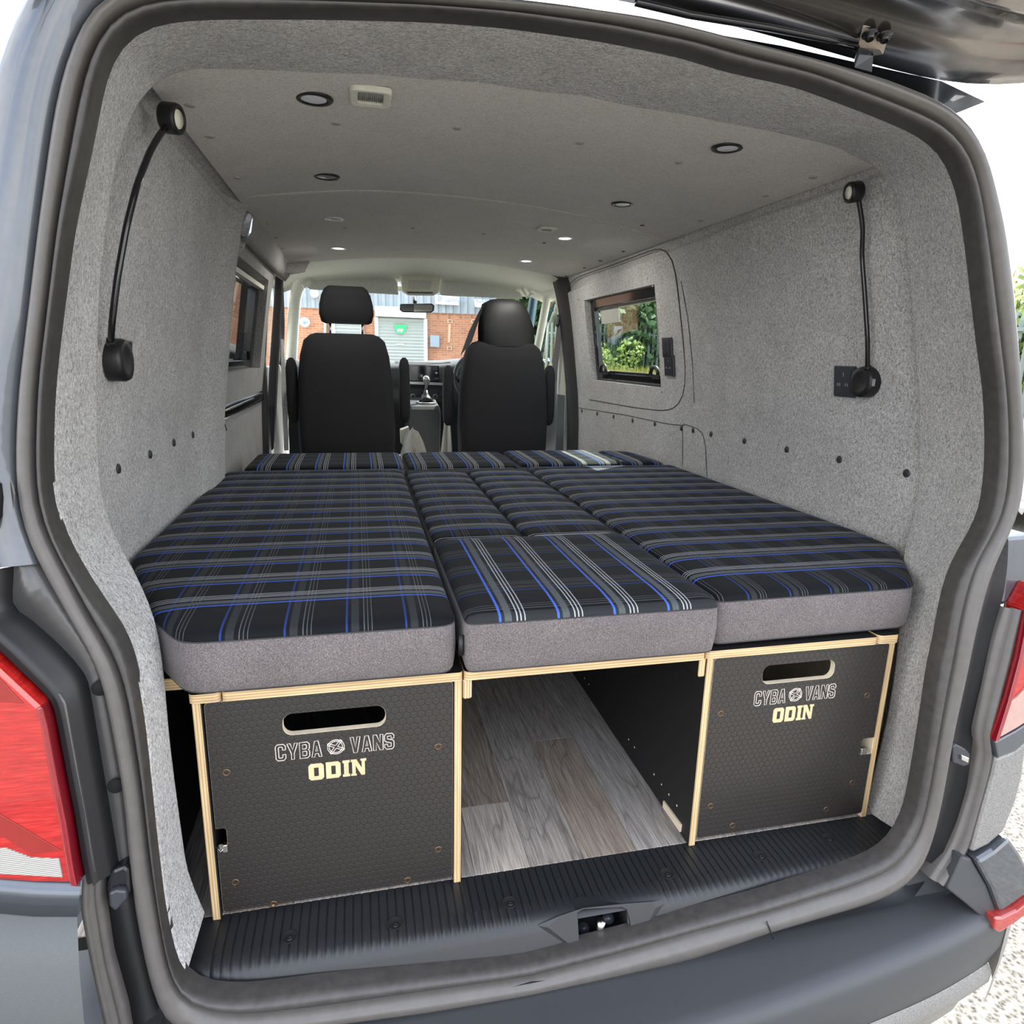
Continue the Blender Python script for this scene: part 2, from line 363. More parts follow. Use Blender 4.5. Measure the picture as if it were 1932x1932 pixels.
G = [(1000,1836),(962,1842),(780,1868),(600,1894),(471,1908),(399,1904),(362,1888),(341,1866),(330,1840),(319,1812),(304,1721),(288,1634),(277,1540),(268,1464),(252,1371),(240,1301),(224,1250),(200,1204),(172,1162),(127,1067),(101,1022),(82,977),(72,922),(70,850),(75,720),(90,600),(110,430),(131,300),(150,191),(167,124),(187,78),(209,42),(240,19),(286,6),(333,1),(420,-2),(600,4),(781,11),(962,24),(1143,47),(1300,78),(1377,100),(1522,136),(1667,188),(1757,225),(1797,254),(1830,308),(1852,417),(1870,543),(1888,688),(1897,790),(1898,880),(1894,934),(1882,978),(1858,1019),(1836,1058),(1821,1108),(1806,1173),(1791,1262),(1768,1377),(1746,1504),(1730,1565),(1715,1600),(1685,1634),(1640,1655),(1594,1671),(1446,1716),(1300,1756),(1150,1798),(1000,1836)]
O_ = [(1000,1874),(962,1881),(803,1909),(600,1934),(480,1950),(400,1956),(345,1948),(312,1930),(296,1900),(278,1840),(265,1780),(248,1679),(241,1600),(232,1500),(214,1395),(200,1325),(184,1259),(158,1208),(127,1158),(76,1067),(54,1022),(38,968),(30,904),(29,850),(35,740),(52,600),(72,430),(100,222),(120,132),(147,62),(165,28),(187,3),(215,-18),(270,-34),(400,-42),(520,-40),(700,-24),(890,0),(1071,14),(1232,36),(1428,86),(1558,118),(1667,149),(1775,192),(1830,239),(1862,308),(1895,435),(1909,543),(1920,688),(1927,800),(1930,880),(1926,923),(1915,973),(1893,1021),(1871,1071),(1852,1136),(1836,1202),(1821,1274),(1797,1377),(1775,1504),(1760,1570),(1740,1630),(1710,1668),(1670,1692),(1630,1707),(1449,1759),(1300,1812),(1150,1844),(1000,1874)]
NS = 220
def arcs(pts): return resample(smooth(resample([atP(*p) for p in pts], NS*2), 6), NS)
LA, LG, LO = arcs(A), arcs(G), arcs(O_)
LO[-1] = LO[0]; LG[-1] = LG[0]; LA[-1] = LA[0]
def yo(p, d): return p+Vector((0, d, 0))
cen = Vector((-.02, -.06, .72))
def outw(p, d):                          # outward in the plane of the opening
    v = p-cen; v.y = 0; return p+v.normalized()*d
van = thing('van_body', 'dark grey van seen through its open rear doorway', 'van', (0, -.2, -.63))
rows = []
for (q, base, d) in ((0, 'a', .03), (0, 'a', 0), (.15, 'ag', -.010), (.5, 'ag', -.014), (.85, 'ag', -.008), (1, 'g', .012), (.10, 'go', -.006), (.28, 'go', -.018), (.55, 'go', -.020), (.8, 'go', -.012), (.97, 'go', 0), (1, 'o', .03)):
    r = []
    for i in range(NS):
        p = LA[i] if base == 'a' else LG[i] if base == 'g' else LO[i] if base == 'o' else LA[i].lerp(LG[i], q) if base == 'ag' else LG[i].lerp(LO[i], q)
        r.append(yo(p, d))
    rows.append(r)
MB().loft(rows[:6]).build('inner_seal_lip', RUBBER, van)
SEALM = plain('warm grey rubber seal', (.10, .092, .085), .36, var=.08)
MB().loft(rows[5:]).build('door_seal', SEALM, van)
bs = MB()                                # join in the lower seal, right of the latch
j0 = min(range(NS), key=lambda i: (LO[i]-atP(1451, 1757)).length)
for dj in (0,):
    ps = [yo(LG[j0].lerp(LO[j0], t), -.021+.004*abs(t-.5)) for t in (.1, .3, .5, .7, .9)]
    bs.tube(ps, .0014, 5)
bs.build('seal_joint', BLACK, van)

# carpeted surround between the seal and the load space
B = [('y',386,1722,-.0),('y',372,1690,0),('y',352,1640,.0),('y',330,1480,.0),('y',318,1380,.0),('y',311,1290,.01),('y',300,1200,.03),('y',286,1150,.06),('y',262,1095,.09),('y',240,1052,.12),('y',210,1000,.15),('y',190,930,.15),('y',184,850,.15),('y',182,700,.15),('y',187,550,.16),('y',199,430,.18),('y',216,320,.20),('y',240,235,.22),('y',258,195,.24),('y',285,165,.27),('y',316,140,.32),('c',345,131,0),('c',500,137,0),('c',700,146,0),('c',900,163,0),('c',1100,188,0),('c',1300,222,0),('c',1450,250,0),('c',1560,274,0),('c',1605,290,0),('y',1650,312,.34),('y',1683,350,.30),('y',1700,400,.28),('y',1712,480,.26),('y',1722,600,.24),('y',1733,750,.23),('y',1735,900,.22),('y',1724,975,.21),('y',1708,1030,.20),('y',1702,1090,.12),('y',1698,1180,.08),('y',1690,1260,.06),('y',1676,1350,.06),('y',1660,1420,.06),('y',1645,1480,.06),('y',1630,1525,.05)]
LB = []
for k, px, py, yv in B: LB.append(atC(px, py, -.002) if k == 'c' else at(px, py, y=yv))
i0 = min(range(NS), key=lambda i: (LA[i]-atP(343, 1864)).length); i1 = min(range(NS//2, NS), key=lambda i: (LA[i]-atP(1703, 1585)).length)
ra = resample(LA[i0:i1+1], 150)
# match each outline station by its share of the way round
rb = resample(smooth(resample(LB, 300), 3), 150)
sur = MB()
c0 = Vector((0, .1, .75))
def push(p, d, dy):
    v = p-c0; v.y = 0; q = p+v.normalized()*d; q.y += dy; return q
rws = [[yo(p, .012) for p in ra]]
for t in (.08, .25, .45, .65, .82, .93, .98): rws.append([a.lerp(b, t)+Vector((0, -min(.018, .12*(a-b).length)*math.sin(PI*t)+.012*(1-t), 0)) for a, b in zip(ra, rb)])
rws[0] = [yo(outw(p, .008), .014) for p in ra]
rws += [rb, [push(p, .012, .012) for p in rb], [push(p, .05, .03) for p in rb], [push(p, .17, .06) for p in rb]]
sur.loft(rws)
o = struct('trim_1', sur, CARPET); tag(o, 'thick grey felt surround lining the rear opening inside the rubber seal')

# floor: vinyl planks
fl = MB().box((-.95, .012, -.03), (.97, 2.75, -.0035)).box((-.95, 2.75, -.12), (.97, 4.4, -.09))
floor = struct('floor', fl, BLACK)
def plk(x0, x1, y0, y1, k):
    m = MB().box((x0+.0003, y0+.0003, -.0034), (x1-.0003, y1-.0003, 0)); m.build('plank', PLANKM[k % 4], floor, bevel=.0005, seg=1)
xs = [-.93, -.80, -.68, -.56, -.44, -.325, -.213, -.098, .016, .135, .253, .37, .49, .61, .73, .85, .95]
jn = {5: [.012, .6, 1.8, 2.7], 6: [.012, .217, 1.3, 2.7], 7: [.012, .95, 2.1, 2.7], 8: [.012, .447, 1.6, 2.7], 9: [.012, 1.15, 2.7], 10: [.012, .7, 1.9, 2.7]}
sh = {5: 1, 6: 0, 7: 1, 8: 2, 9: 3, 10: 0}
for i in range(len(xs)-1):
    J = jn.get(i, [.012, .3+.17*(i % 4), 1.5+.1*(i % 3), 2.7])
    for k in range(len(J)-1): plk(xs[i], xs[i+1], J[k], J[k+1], (sh.get(i, i)+(k*3 if i != 6 else k*2)))

# ceiling
ce = MB(); cx = [-.765+(.81+.765)*i/28 for i in range(29)]
CY0, CY1 = .24, 2.78
def yend(x): return CY1+.28*((x-.02)/.78)**2
ce.loft([[(x, CY0+(yend(x)-CY0)*k/12, ceil_z(x)+(0 if k else .0)) for x in cx] for k in range(13)])
ce.loft([[(x, CY0, ceil_z(x)+.03) for x in cx], [(x, yend(x), ceil_z(x)+.03) for x in cx]])
ce.loft([[(x, yend(x), ceil_z(x)) for x in cx], [(x, yend(x)+.004, ceil_z(x)+.03) for x in cx]])
ceil = struct('ceiling', ce, CEILF)
seam = resample(smooth(resample([atC(*p) for p in ((462,372),(520,366),(620,360),(700,359),(780,363),(900,374),(1000,388),(1120,411),(1252,452))], 40), 3), 60)
MB().tube([p+Vector((0, 0, .001)) for p in seam], .003, 8).tube([p+Vector((0, .022, .003)) for p in seam], .004, 6).build('panel_seam', CEILF, ceil)
for px, py, r in ((358,198,.011),(395,257,.011),(634,232,.011),(862,241,.010),(1094,269,.010),(1281,306,.010),(1534,334,.011),(1444,369,.010),(1322,416,.010),(447,335,.010),(1212,425,.008),(506,422,.008),(521,448,.008),(533,468,.008),(650,430,.008),(779,430,.008),(913,441,.008),(1027,458,.008),(1176,474,.009),(1133,492,.009),(1103,505,.009),(1068,521,.008)):
    p = atC(px, py)
    MB().disc(p+Vector((0, 0, .001)), (0, 0, -1), r, .0035, 16).build('covered_button', CAPC if py < 420 else CAPD if px > 1000 else CAPC, ceil)

# side walls
def wallgrid(name, s, Y, Z, hole, mat, thick=.0, off=0, fn=None):
    m = MB(); idx = {}
    for j, z in enumerate(Z):
        for i, y in enumerate(Y): idx[i, j] = len(m.v); m.v.append((wx_(z, s)-s*(off+(fn(y, z) if fn else 0)), y, z))
    for j in range(len(Z)-1):
        for i in range(len(Y)-1):
            yc, zc = (Y[i]+Y[i+1])/2, (Z[j]+Z[j+1])/2
            if hole and hole[0] < yc < hole[1] and hole[2] < zc < hole[3]: continue
            m.f.append((idx[i, j], idx[i+1, j], idx[i+1, j+1], idx[i, j+1])); m.m.append(0); m.sm.append(True)
    return m
LTOP = [atW(362, 268, -1), atW(431, 377, -1)]; RTOP = [atW(1600, 334, 1), atW(1420, 408, 1), atW(1300, 458, 1)]
print('tops', [tuple(round(v, 3) for v in p) for p in LTOP+RTOP])
def ztop(y, s):
    if s < 0: z = LTOP[0].z+(LTOP[1].z-LTOP[0].z)*(y-LTOP[0].y)/(LTOP[1].y-LTOP[0].y)
    else: z = RTOP[0].z+(RTOP[2].z-RTOP[0].z)*(y-RTOP[0].y)/(RTOP[2].y-RTOP[0].y)
    return min(1.455, max(1.34, z))
def recess(y, z, s): return -.022*min(1, max(0, (z-ztop(y, s)+.004)/.012))*(1 if s > 0 else max(0, min(1, (1.42-y)/.15)))
cor = [atW(1094, 571, 1), atW(1229, 534, 1), atW(1252, 727, 1), atW(1125, 722, 1)]
HY0, HY1 = (cor[1].y+cor[2].y)/2, (cor[0].y+cor[3].y)/2; HZ0, HZ1 = (cor[2].z+cor[3].z)/2, (cor[0].z+cor[1].z)/2
def steps(a, b, n): return [a+(b-a)*i/n for i in range(n+1)]
Yr = steps(.15, HY0, 14)+steps(HY0, HY1, 6)[1:]+steps(HY1, 3.1, 4)[1:]
Zr = steps(-.2, HZ0, 12)+steps(HZ0, HZ1, 6)[1:]+steps(HZ1, 1.48, 20)[1:]
wr_ = wallgrid('r', 1, Yr, Zr, (HY0, HY1, HZ0, HZ1), CARPET, fn=lambda y, z: recess(y, z, 1))
# reveal of the window opening, rounded roll of carpet
def xr(z, d=0): return wx_(z, 1)+d
ringp = [(HY0, HZ0), (HY1, HZ0), (HY1, HZ1), (HY0, HZ1), (HY0, HZ0)]
rr = [[(xr(z, d), y+dy*(1 if y == HY0 else -1)*0, z) for (y, z) in ringp] for d, dy in ((0, 0), (.06, 0))]
wr_.loft(rr, smooth=False)
# top strip to the ceiling
wr_.loft([[(wx_(1.48, 1)+.022, y, 1.48) for y in steps(.2, 3.1, 10)], [(.80, y, 1.492) for y in steps(.2, 3.1, 10)], [(.79, y, 1.51) for y in steps(.2, 3.1, 10)]])
wr_.loft([[(.835, .36, z) for z in (1.36, 1.42, 1.50)], [(.835, .8, z) for z in (1.36, 1.42, 1.50)]])
wallR = struct('wall_right', wr_, CARPET)
Yl = steps(.1, 1.52, 18); Zl = steps(-.2, 1.30, 20)+steps(1.30, 1.48, 26)[1:]
def rib(y, z):
    t = (y-1.06)/.36
    return .0 if t < 0 or t > 1 else .022*math.sin(PI*min(1, t*1.3))**.7 if t < .77 else .022*math.sin(PI*min(1, .77*1.3))**.7
def ribL(y, z):
    a = 1.04+.26*max(0, z-.6); t = (y-a)/.30
    return .03*max(0, min(1, (y-a)/.16, (1.54-y)/.16))+recess(y, z, -1)
Yl = steps(.1, 1.0, 8)+steps(1.0, 1.56, 22)[1:]
wl_ = wallgrid('l', -1, Yl, Zl, None, CARPET, fn=ribL)
wl_.loft([[(wx_(z, -1)+ribL(1.56, z), 1.56, z) for z in Zl], [(wx_(z, -1)+ribL(1.56, z)-.02, 1.575, z) for z in Zl], [(wx_(z, -1)-.10, 1.58, z) for z in Zl]])
wl_.loft([[(wx_(1.48, -1)+ribL(y, 1.48), y, 1.48) for y in Yl], [(-.757, y, 1.492) for y in Yl], [(-.75, y, 1.512) for y in Yl]])
wl_.add([(-.95, 1.585, 1.30), (-.80, 1.585, 1.36), (-.775, 1.60, 1.44), (-.752, 1.60, 1.53), (-.95, 1.585, 1.53)], [(0, 1, 2, 3, 4)])
wallL = struct('wall_left', wl_, CARPET)
# roof rail above the sliding door
rail = MB(); Y2 = steps(1.55, 2.95, 12)
rail.loft([[(-.81, y, 1.40) for y in Y2], [(-.79, y, 1.39) for y in Y2], [(-.765, y, 1.42) for y in Y2], [(-.752, y, 1.49) for y in Y2], [(-.75, y, 1.52) for y in Y2]])
rail.loft([[(-.81, y, 1.40) for y in Y2], [(-.90, y, 1.46) for y in Y2]])
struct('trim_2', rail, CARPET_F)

def caps(lst, s, wall, r=.0105):
    for px, py in lst:
        p = atW(px, py, s, ribL(1.2, .7)*0); q = .02
        MB().disc(p+Vector((s*.0, 0, 0)), (-s, 0, 0.05), r, .004, 18, prof=[(1, 0), (1, .0025), (.8, .004), (0, .0045)]).build('screw_cap', CAPD, wall)
caps([(222,884),(282,857),(327,835),(363,820)], -1, wallL)
caps([(1711,893),(1584,867),(1485,848),(1405,832),(1342,819),(1308,812),(1286,808),(1236,800),(1194,793),(1158,786),(1127,780),(1098,775)], 1, wallR)
def wseam(pts, s, wall, r=.0022, off=.0):
    q = resample(smooth(resample([atW(*p, s, off) for p in pts], 60), 4), 60)
    MB().tube(q, r, 5).build('carpet_seam', SEAM, wall)
wseam([(1066,560),(1072,535),(1090,522),(1150,502),(1240,468),(1262,462),(1272,480),(1280,560),(1291,660),(1297,735),(1293,755),(1280,770),(1262,777),(1190,768),(1130,757),(1112,754)], 1, wallR)
wseam([(1285,530),(1298,600),(1307,690),(1310,760)], 1, wallR, .0018)
wseam([(1083,768),(1180,783),(1260,800),(1292,803)], 1, wallR, .0018)
wseam([(1290,800),(1315,808),(1326,818),(1331,840),(1334,900)], 1, wallR, .0018)
wseam([(1288,800),(1288,880)], 1, wallR, .0016)
wseam([(403,915),(403,850),(407,810),(415,800),(424,800),(428,812)], -1, wallL, .002, .013)
for px, py in ((1370,432),(1669,360),(342,280)):
    pass
# tiny bright rivets around the right window
for px, py in ((1092,565),(1120,556),(1182,538),(1222,525),(1232,540),(1249,739)):
    p = atW(px, py, 1); MB().disc(p, (-1, 0, 0), .0045, .003, 10).build('rivet', METAL, wallR)

# right window
win = thing('window_1', None, None, (.95, (HY0+HY1)/2, HZ0)); win['kind'] = 'structure'
def frame_bar(y0, z0, y1, z1, d0, d1, mb, mi=0):
    zc = (z0+z1)/2
    pts = [(xr(z0, d0), y0, z0), (xr(z0, d0), y1, z0), (xr(z1, d0), y1, z1), (xr(z1, d0), y0, z1)]
    mb.prism(pts, (d1-d0, 0, 0), mi)
fw = .045
f1 = MB()
frame_bar(HY0, HZ0, HY1, HZ0+fw, .035, .065, f1); frame_bar(HY0, HZ1-fw, HY1, HZ1, .035, .065, f1)
frame_bar(HY0, HZ0, HY0+fw, HZ1, .035, .065, f1); frame_bar(HY1-fw, HZ0, HY1, HZ1, .035, .065, f1)
f1.build('window_frame', BLACKG, win, bevel=.003)
f2 = MB(); frame_bar(HY0+fw, HZ0+fw, HY1-fw, HZ0+fw+.012, .045, .06, f2); frame_bar(HY0+fw, HZ1-fw-.012, HY1-fw, HZ1-fw, .045, .06, f2)
f2.build('pane_frame', BLACK, win)
f3 = MB(); frame_bar(HY0+.02, HZ0+.02, HY1-.02, HZ1-.02, .058, .062, f3); f3.build('window_pane', GLASS, win)
for i, yy in enumerate((HY0+.10, HY1-.16)):
    z = HZ0+fw; x = xr(z, .02)
    MB().box((x, yy-.035, z-.01), (x+.03, yy+.035, z+.012)).build('latch', BLACK, win, bevel=.004)
    la = MB(); la.tube([(x-.005, yy-.04*math.cos(a), z+.01+.034*math.sin(a)) for a in [PI*k/10 for k in range(11)]], .009, 8); la.build('latch_handle', BLACK, win)
MB().tube([(xr(HZ0+.08, .03), HY1-.055, HZ0+.08), (xr(HZ0+.3, .03), HY1-.06, HZ0+.30)], .006, 8).build('stay', BLACKG, win)
bl = MB(); frame_bar(HY1-.36, HZ1-.13, HY1-.10, HZ1-.045, .052, .055, bl); bl.build('sticker', plain('pale window sticker', (.55, .56, .50), .5), win)

# sliding door at the left with its tinted window
door = thing('door_1', None, None, (-1, 2.1, -.1)); door['kind'] = 'structure'
DO = -.006
def wl(px, py, off=-.05): return atW(px, py, -1, off)
dY0, dY1 = 1.5, 3.0
dw = [wl(487, 562), wl(470, 700)]
DH = (1.45, 2.45, .93, 1.345)
def dgrid(off, Y, Z, hole): return wallgrid('d', -1, Y, Z, hole, None, off=off)
d1 = dgrid(DO, [1.45, 1.6, 1.9, 2.2, DH[1], 2.55, 2.60], [.80, .86, DH[2], 1.05, 1.2, DH[3], 1.40], (1.0, DH[1], DH[2], DH[3]))
d1.loft([[(wx_(z, -1)+DO, y, z) for (y, z) in ((1.45, DH[2]), (DH[1], DH[2]), (DH[1], DH[3]), (1.45, DH[3]))], [(wx_(z, -1)+DO-.065, y, z) for (y, z) in ((1.45, DH[2]), (DH[1]+.02, DH[2]), (DH[1]+.02, DH[3]-.01), (1.45, DH[3]-.01))]], smooth=False)
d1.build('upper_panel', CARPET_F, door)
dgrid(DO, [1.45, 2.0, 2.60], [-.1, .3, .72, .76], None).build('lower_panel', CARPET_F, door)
d2 = MB(); 
for off, z0, z1 in ((-.055, .755, .81),):
    d2.loft([[(wx_(z, -1)+DO+o_, y, z) for y in (1.45, 2.0, 2.60)] for z, o_ in ((z0, 0), (z0+.01, .012), (z1-.012, .012), (z1, 0))])
d2.build('waist_rail', BLACKG, door)
MB().tube([(wx_(.8, -1)+DO+.014, y, .797) for y in steps(1.5, 2.2, 8)], .004, 6).build('bright_edge', METAL, door)
d3 = MB(); d3.loft([[(wx_(1.41, -1)+DO-.005, y, 1.398) for y in (1.45, 2.6)], [(wx_(1.41, -1)+DO+.008, y, 1.407) for y in (1.45, 2.6)], [(wx_(1.41, -1)+DO-.005, y, 1.42) for y in (1.45, 2.6)]]); d3.build('top_rail', BLACKG, door)
MB().box((-1.02, 2.60, -.1), (-.885, 2.70, 1.10)).build('door_edge', BLACK, door, bevel=.006)
w2 = thing('window_2', None, None, (-1.02, 2, .9)); w2['kind'] = 'structure'
def lbar(y0, z0, y1, z1, d0, d1, mb): mb.prism([(wx_(z0, -1)-d0, y0, z0), (wx_(z0, -1)-d0, y1, z0), (wx_(z1, -1)-d0, y1, z1), (wx_(z1, -1)-d0, y0, z1)], (-(d1-d0), 0, 0))
f = MB(); y0, y1, z0, z1 = 1.45, DH[1]+.02, DH[2], DH[3]-.01
lbar(y0, z0, y1, z0+.04, .045, .07, f); lbar(y0, z1-.03, y1, z1, .045, .07, f); lbar(y1-.09, z0, y1, z1, .045, .07, f); lbar(y0, z0, y0+.04, z1, .045, .07, f)
f.build('window_frame', BLACKG, w2, bevel=.003)
g = MB(); lbar(y0, z0, y1, z1, .066, .069, g); g.build('window_pane', TINT, w2)
g = MB(); lbar(y0, z1-.035, y1-.02, z1-.018, .02, .045, g); g.build('blind_rail', CREAM, w2)
MB().box((-.945, 2.26, .965), (-.925, 2.34, 1.01)).build('latch', BLACK, w2, bevel=.008)

# ------------------------------------------------------------------ outer body of the van
ob_ = MB()
Yb = steps(.12, 3.5, 12)
ob_.loft([[(x, y, z) for y in Yb] for x, z in ((-.80, 1.52), (-.7, 1.545), (-.35, 1.57), (0, 1.578), (.35, 1.57), (.7, 1.55), (.81, 1.525))])
ob_.build('roof', PAINT, van)
for s in (-1, 1):
    m = MB()
    hole = (HY0-.02, HY1+.12, HZ0-.02, HZ1+.12) if s > 0 else (1.47, 2.44, .9, 1.36)
    Z = steps(-.4, hole[2], 6)+[hole[3]]+[1.56]; Y = [.45, hole[0], hole[1], 2.95]
    for j in range(len(Z)-1):
        for i in range(3):
            if i == 1 and abs(Z[j]-hole[2]) < 1e-6: continue
            m.add([(s*(wx_(z, 1)+(.11 if s > 0 else .125)), y, z) for y, z in ((Y[i], Z[j]), (Y[i+1], Z[j]), (Y[i+1], Z[j+1]), (Y[i], Z[j+1]))], [(0, 1, 2, 3)])
    m.build('side_panel', PAINT, van)
# rounded rear corner skin outside the seal (both sides and over the top)
k0 = min(range(NS), key=lambda i: (LO[i]-atP(29, 850)).length); k1 = min(range(NS), key=lambda i: (LO[i]-atP(1926, 923)).length)
sk = []
SKA = [(-.003, .008), (.002, -.004), (.040, -.012), (.066, -.010), (.079, .002), (.095, .05), (.20, .25), (.42, .5)]; SKB = [(-.002, .012), (.002, .0), (.006, .004), (.010, .02), (.014, .05), (.02, .09), (.17, .25), (.42, .5)]
def skrow(p, prof):
    v = p-cen; v.y = 0; v.normalize(); k = .25+.75*min(1, abs(v.x)*1.25)**2
    out = []
    for j, (a, b) in enumerate(prof):
        q = yo(outw(p, a*k if (j > 4 or p.x > -.3) and j < 6 else a*max(.4, k) if j < 6 else a), b)
        if j > 5: q.x = max(-1.0, min(1.0, q.x)); q.z = min(q.z, 1.575-.10*max(0, abs(q.x)-.6))
        out.append(q)
    return out
for i in range(k0-6, k1+1):
    p = LO[i]; left = p.x < -.3
    sk.append(skrow(p, SKA if left else SKB))
# blend the step between the two cross-sections over the top
nb = [i for i in range(1, len(sk)) if (LO[k0-6+i].x >= -.3) != (LO[k0-6+i-1].x >= -.3)][0]
for q in range(-14, 15):
    t = (q+14)/28; i = nb+q; p = LO[k0-6+i]
    sk[i] = [a_.lerp(b_, t) for a_, b_ in zip(skrow(p, SKA), skrow(p, SKB))]
MB().loft(sk).build('rear_corner_panel', PAINT, van)
for s in (-1, 1):
    MB().loft([[Vector((s*x, y, z)) for x, y in ((.80, -.06), (.88, -.03), (.95, .1), (1.0, .3), (1.01, .5))] for z in (-.6, -.2, .2, .47)]).build('quarter_panel', PAINT, van)
PP = lambda l, dy=0, y=None: [(yo(atP(*p), dy) if y is None else at(*p, y=y)) for p in l]
def strip(name, a, b, mat, da=.0, db=.0, par=van, n=40, mid=None, back=.04, sm=3):
    """surface between two measured outlines; da/db: depth of each behind the plane of the opening"""
    ra = resample(smooth(resample([yo(atP(*p), da) for p in a], n*2), sm), n); rb = resample(smooth(resample([yo(atP(*p), db) for p in b], n*2), sm), n)
    rows = [[yo(p, back) for p in ra], ra]
    if mid: rows += [[p.lerp(q, t)+Vector((0, d, 0)) for p, q in zip(ra, rb)] for t, d in mid]
    rows += [rb, [yo(p, back) for p in rb]]
    return MB().loft(rows).build(name, mat, par)
def plate(name, pts, mat, d=0, th=.02, par=van, bev=.003, y=None, smi=None):
    m = MB(); m.prism([yo(atP(*p), d) for p in pts] if y is None else [at(*p, y=y) for p in pts], (0, th, 0)); return m.build(name, mat, par, bevel=bev)
# left: jamb plate with drain holes, trim, lamp, bumper corner
strip('jamb_plate', [(29,850),(30,930),(36,975),(52,1025),(76,1070),(101,1113),(130,1162),(158,1208),(184,1259),(200,1325),(214,1395),(232,1500),(241,1600),(248,1650)], [(10,900),(14,960),(20,1022),(24,1070),(19,1152),(47,1162),(70,1183),(105,1213),(140,1250),(163,1280),(172,1325),(193,1453),(214,1576),(224,1640)], PAINT_IN, .012, .004)
for px, py in ((186,1301),(216,1486)):
    p = yo(atP(px, py), .004); MB().disc(p, (0, -1, .11), .0115, .002, 20, prof=[(1, 0), (1, .001), (0, .001)]).build('drain_hole', HOLESHADE, van)  # flat disc, the hole's shade is put into its colour
strip('lamp_trim', [(22,1070),(19,1152),(47,1162),(70,1183),(105,1213),(140,1250),(163,1280),(172,1325),(193,1453),(214,1576),(224,1640)], [(-90,1070),(-70,1140),(-40,1170),(0,1203),(50,1252),(107,1303),(116,1340),(133,1430),(149,1511),(163,1600),(172,1640)], BLACKG if False else BLACK, .004, -.018, mid=((.25, -.012), (.5, -.016), (.62, -.024), (.72, -.016), (.85, -.016)))
MB().tube([yo(atP(*p), -.026) for p in ((126,1292),(136,1310),(146,1370),(160,1450),(176,1540),(190,1620))], .0025, 6).build('trim_ridge', SEALM, van)
lamp = thing('tail_lamp', 'large red rear lamp with pale ribbed band at the lower left', 'tail light', atP(60, 1450)) if False else None
lens = plate('tail_lamp', [(-160,1180),(-60,1168),(0,1203),(50,1250),(105,1302),(114,1336),(131,1430),(147,1511),(161,1600),(167,1626),(90,1624),(-20,1616),(-160,1600)], RED, -.045, .06, bev=.008)
tag(lens, 'large red rear lamp at the left of the bumper corner')
plate('lens_edge', [(98,1305),(107,1302),(117,1336),(134,1430),(150,1511),(164,1600),(170,1628),(157,1626),(150,1585),(138,1511),(122,1430),(106,1340)], DRED, -.048, .03, par=lens, bev=.002)
plate('clear_band', [(-160,1560),(0,1560),(42,1558),(85,1575),(137,1578),(143,1611),(0,1602),(-160,1590)], RIBC, -.0475, .02, par=lens, bev=.001)
for q in ([(-60,1243),(25,1245),(73,1297),(0,1291),(-60,1290)], [(-40,1321),(14,1322),(17,1339),(-40,1338)], [(-40,1366),(22,1366),(24,1384),(-40,1383)], [(-40,1405),(27,1408),(30,1424),(-40,1422)], [(-30,1470),(20,1490),(140,1563),(85,1570),(40,1540),(-30,1510)]):
    plate('lamp_chamber', q, DRED2, -.0462, .02, par=lens, bev=.0005)
strip('bumper_corner_top', [(-160,1606),(0,1616),(90,1625),(171,1629)], [(-160,1655),(0,1674),(90,1683),(168,1684)], PAINT, -.036, -.045)
strip('bumper_corner', [(-160,1660),(0,1676),(90,1685),(168,1686)], [(-160,1890),(10,1890),(60,1908),(130,1917),(214,1917)], plain('matt grey bumper corner', (.085, .09, .09), .55, bump=.1, sc=400), -.045, -.075, mid=((.3, -.012), (.7, -.018)))
strip('bumper_lip', [(-100,1880),(20,1885),(60,1903),(120,1913),(214,1916)], [(-100,1980),(20,1975),(60,1980),(120,1985),(230,1985)], PAINT, -.06, -.09)
strip('corner_channel', [(224,1620),(232,1660),(250,1720),(262,1790),(280,1870),(292,1925)], [(198,1612),(196,1690),(212,1800),(240,1900),(250,1960)], BLACK, .012, .01)
plate('lower_jamb', [(180,1600),(250,1640),(285,1880),(330,1960),(330,2010),(190,2010),(215,1900)], BLACK, .05, .03)
strip('corner_edge', [(198,1606),(196,1690),(212,1800),(240,1900),(250,1960)], [(170,1628),(167,1686),(184,1780),(214,1920),(220,1975)], SEALM, .006, -.03, mid=((.35, -.006), (.5, .006), (.65, -.008)))
plate('bump_stop', [(208,1700),(206,1660),(215,1632),(240,1622),(249,1630),(252,1672),(228,1706)], BLACKG, -.012, .03, bev=.006)
plate('stop_tip', [(216,1690),(214,1664),(228,1658),(247,1660),(249,1676),(226,1700)], METAL if False else SOCK, -.022, .012, bev=.004)
MB().tube([yo(atP(*p), -.03) for p in ((5,905),(8,930),(6,960),(-6,985))], .012, 10).build('strut_end', BLACK, van)
plate('strut_bracket', [(18,905),(27,898),(33,930),(34,1022),(36,1048),(20,1045),(13,1030)], PAINT_IN, -.005, .02)
# right side
strip('jamb_gutter', [(1893,1021),(1871,1071),(1852,1136),(1836,1202),(1821,1274),(1797,1377),(1775,1504),(1760,1570),(1745,1625)], [(1906,1018),(1905,1060),(1898,1120),(1889,1150),(1874,1200),(1853,1300),(1838,1400),(1828,1486),(1808,1553),(1770,1640)], BLACK, .012, .004, mid=((.5, .012),))
plate('bumper_shelf', [(1690,1650),(1755,1570),(1800,1592),(1852,1712),(1810,1745),(1700,1715)], PLASTIC2, .035, .02)
strip('gutter_edge', [(1893,1145),(1876,1200),(1853,1300),(1836,1385),(1842,1414),(1829,1486),(1808,1553),(1792,1597),(1752,1655)], [(1912,1143),(1893,1230),(1872,1310),(1852,1381),(1858,1416),(1851,1450),(1833,1514),(1811,1592),(1768,1658)], SEALM, .0, -.02, mid=((.35, -.006), (.5, .006), (.65, -.008)))
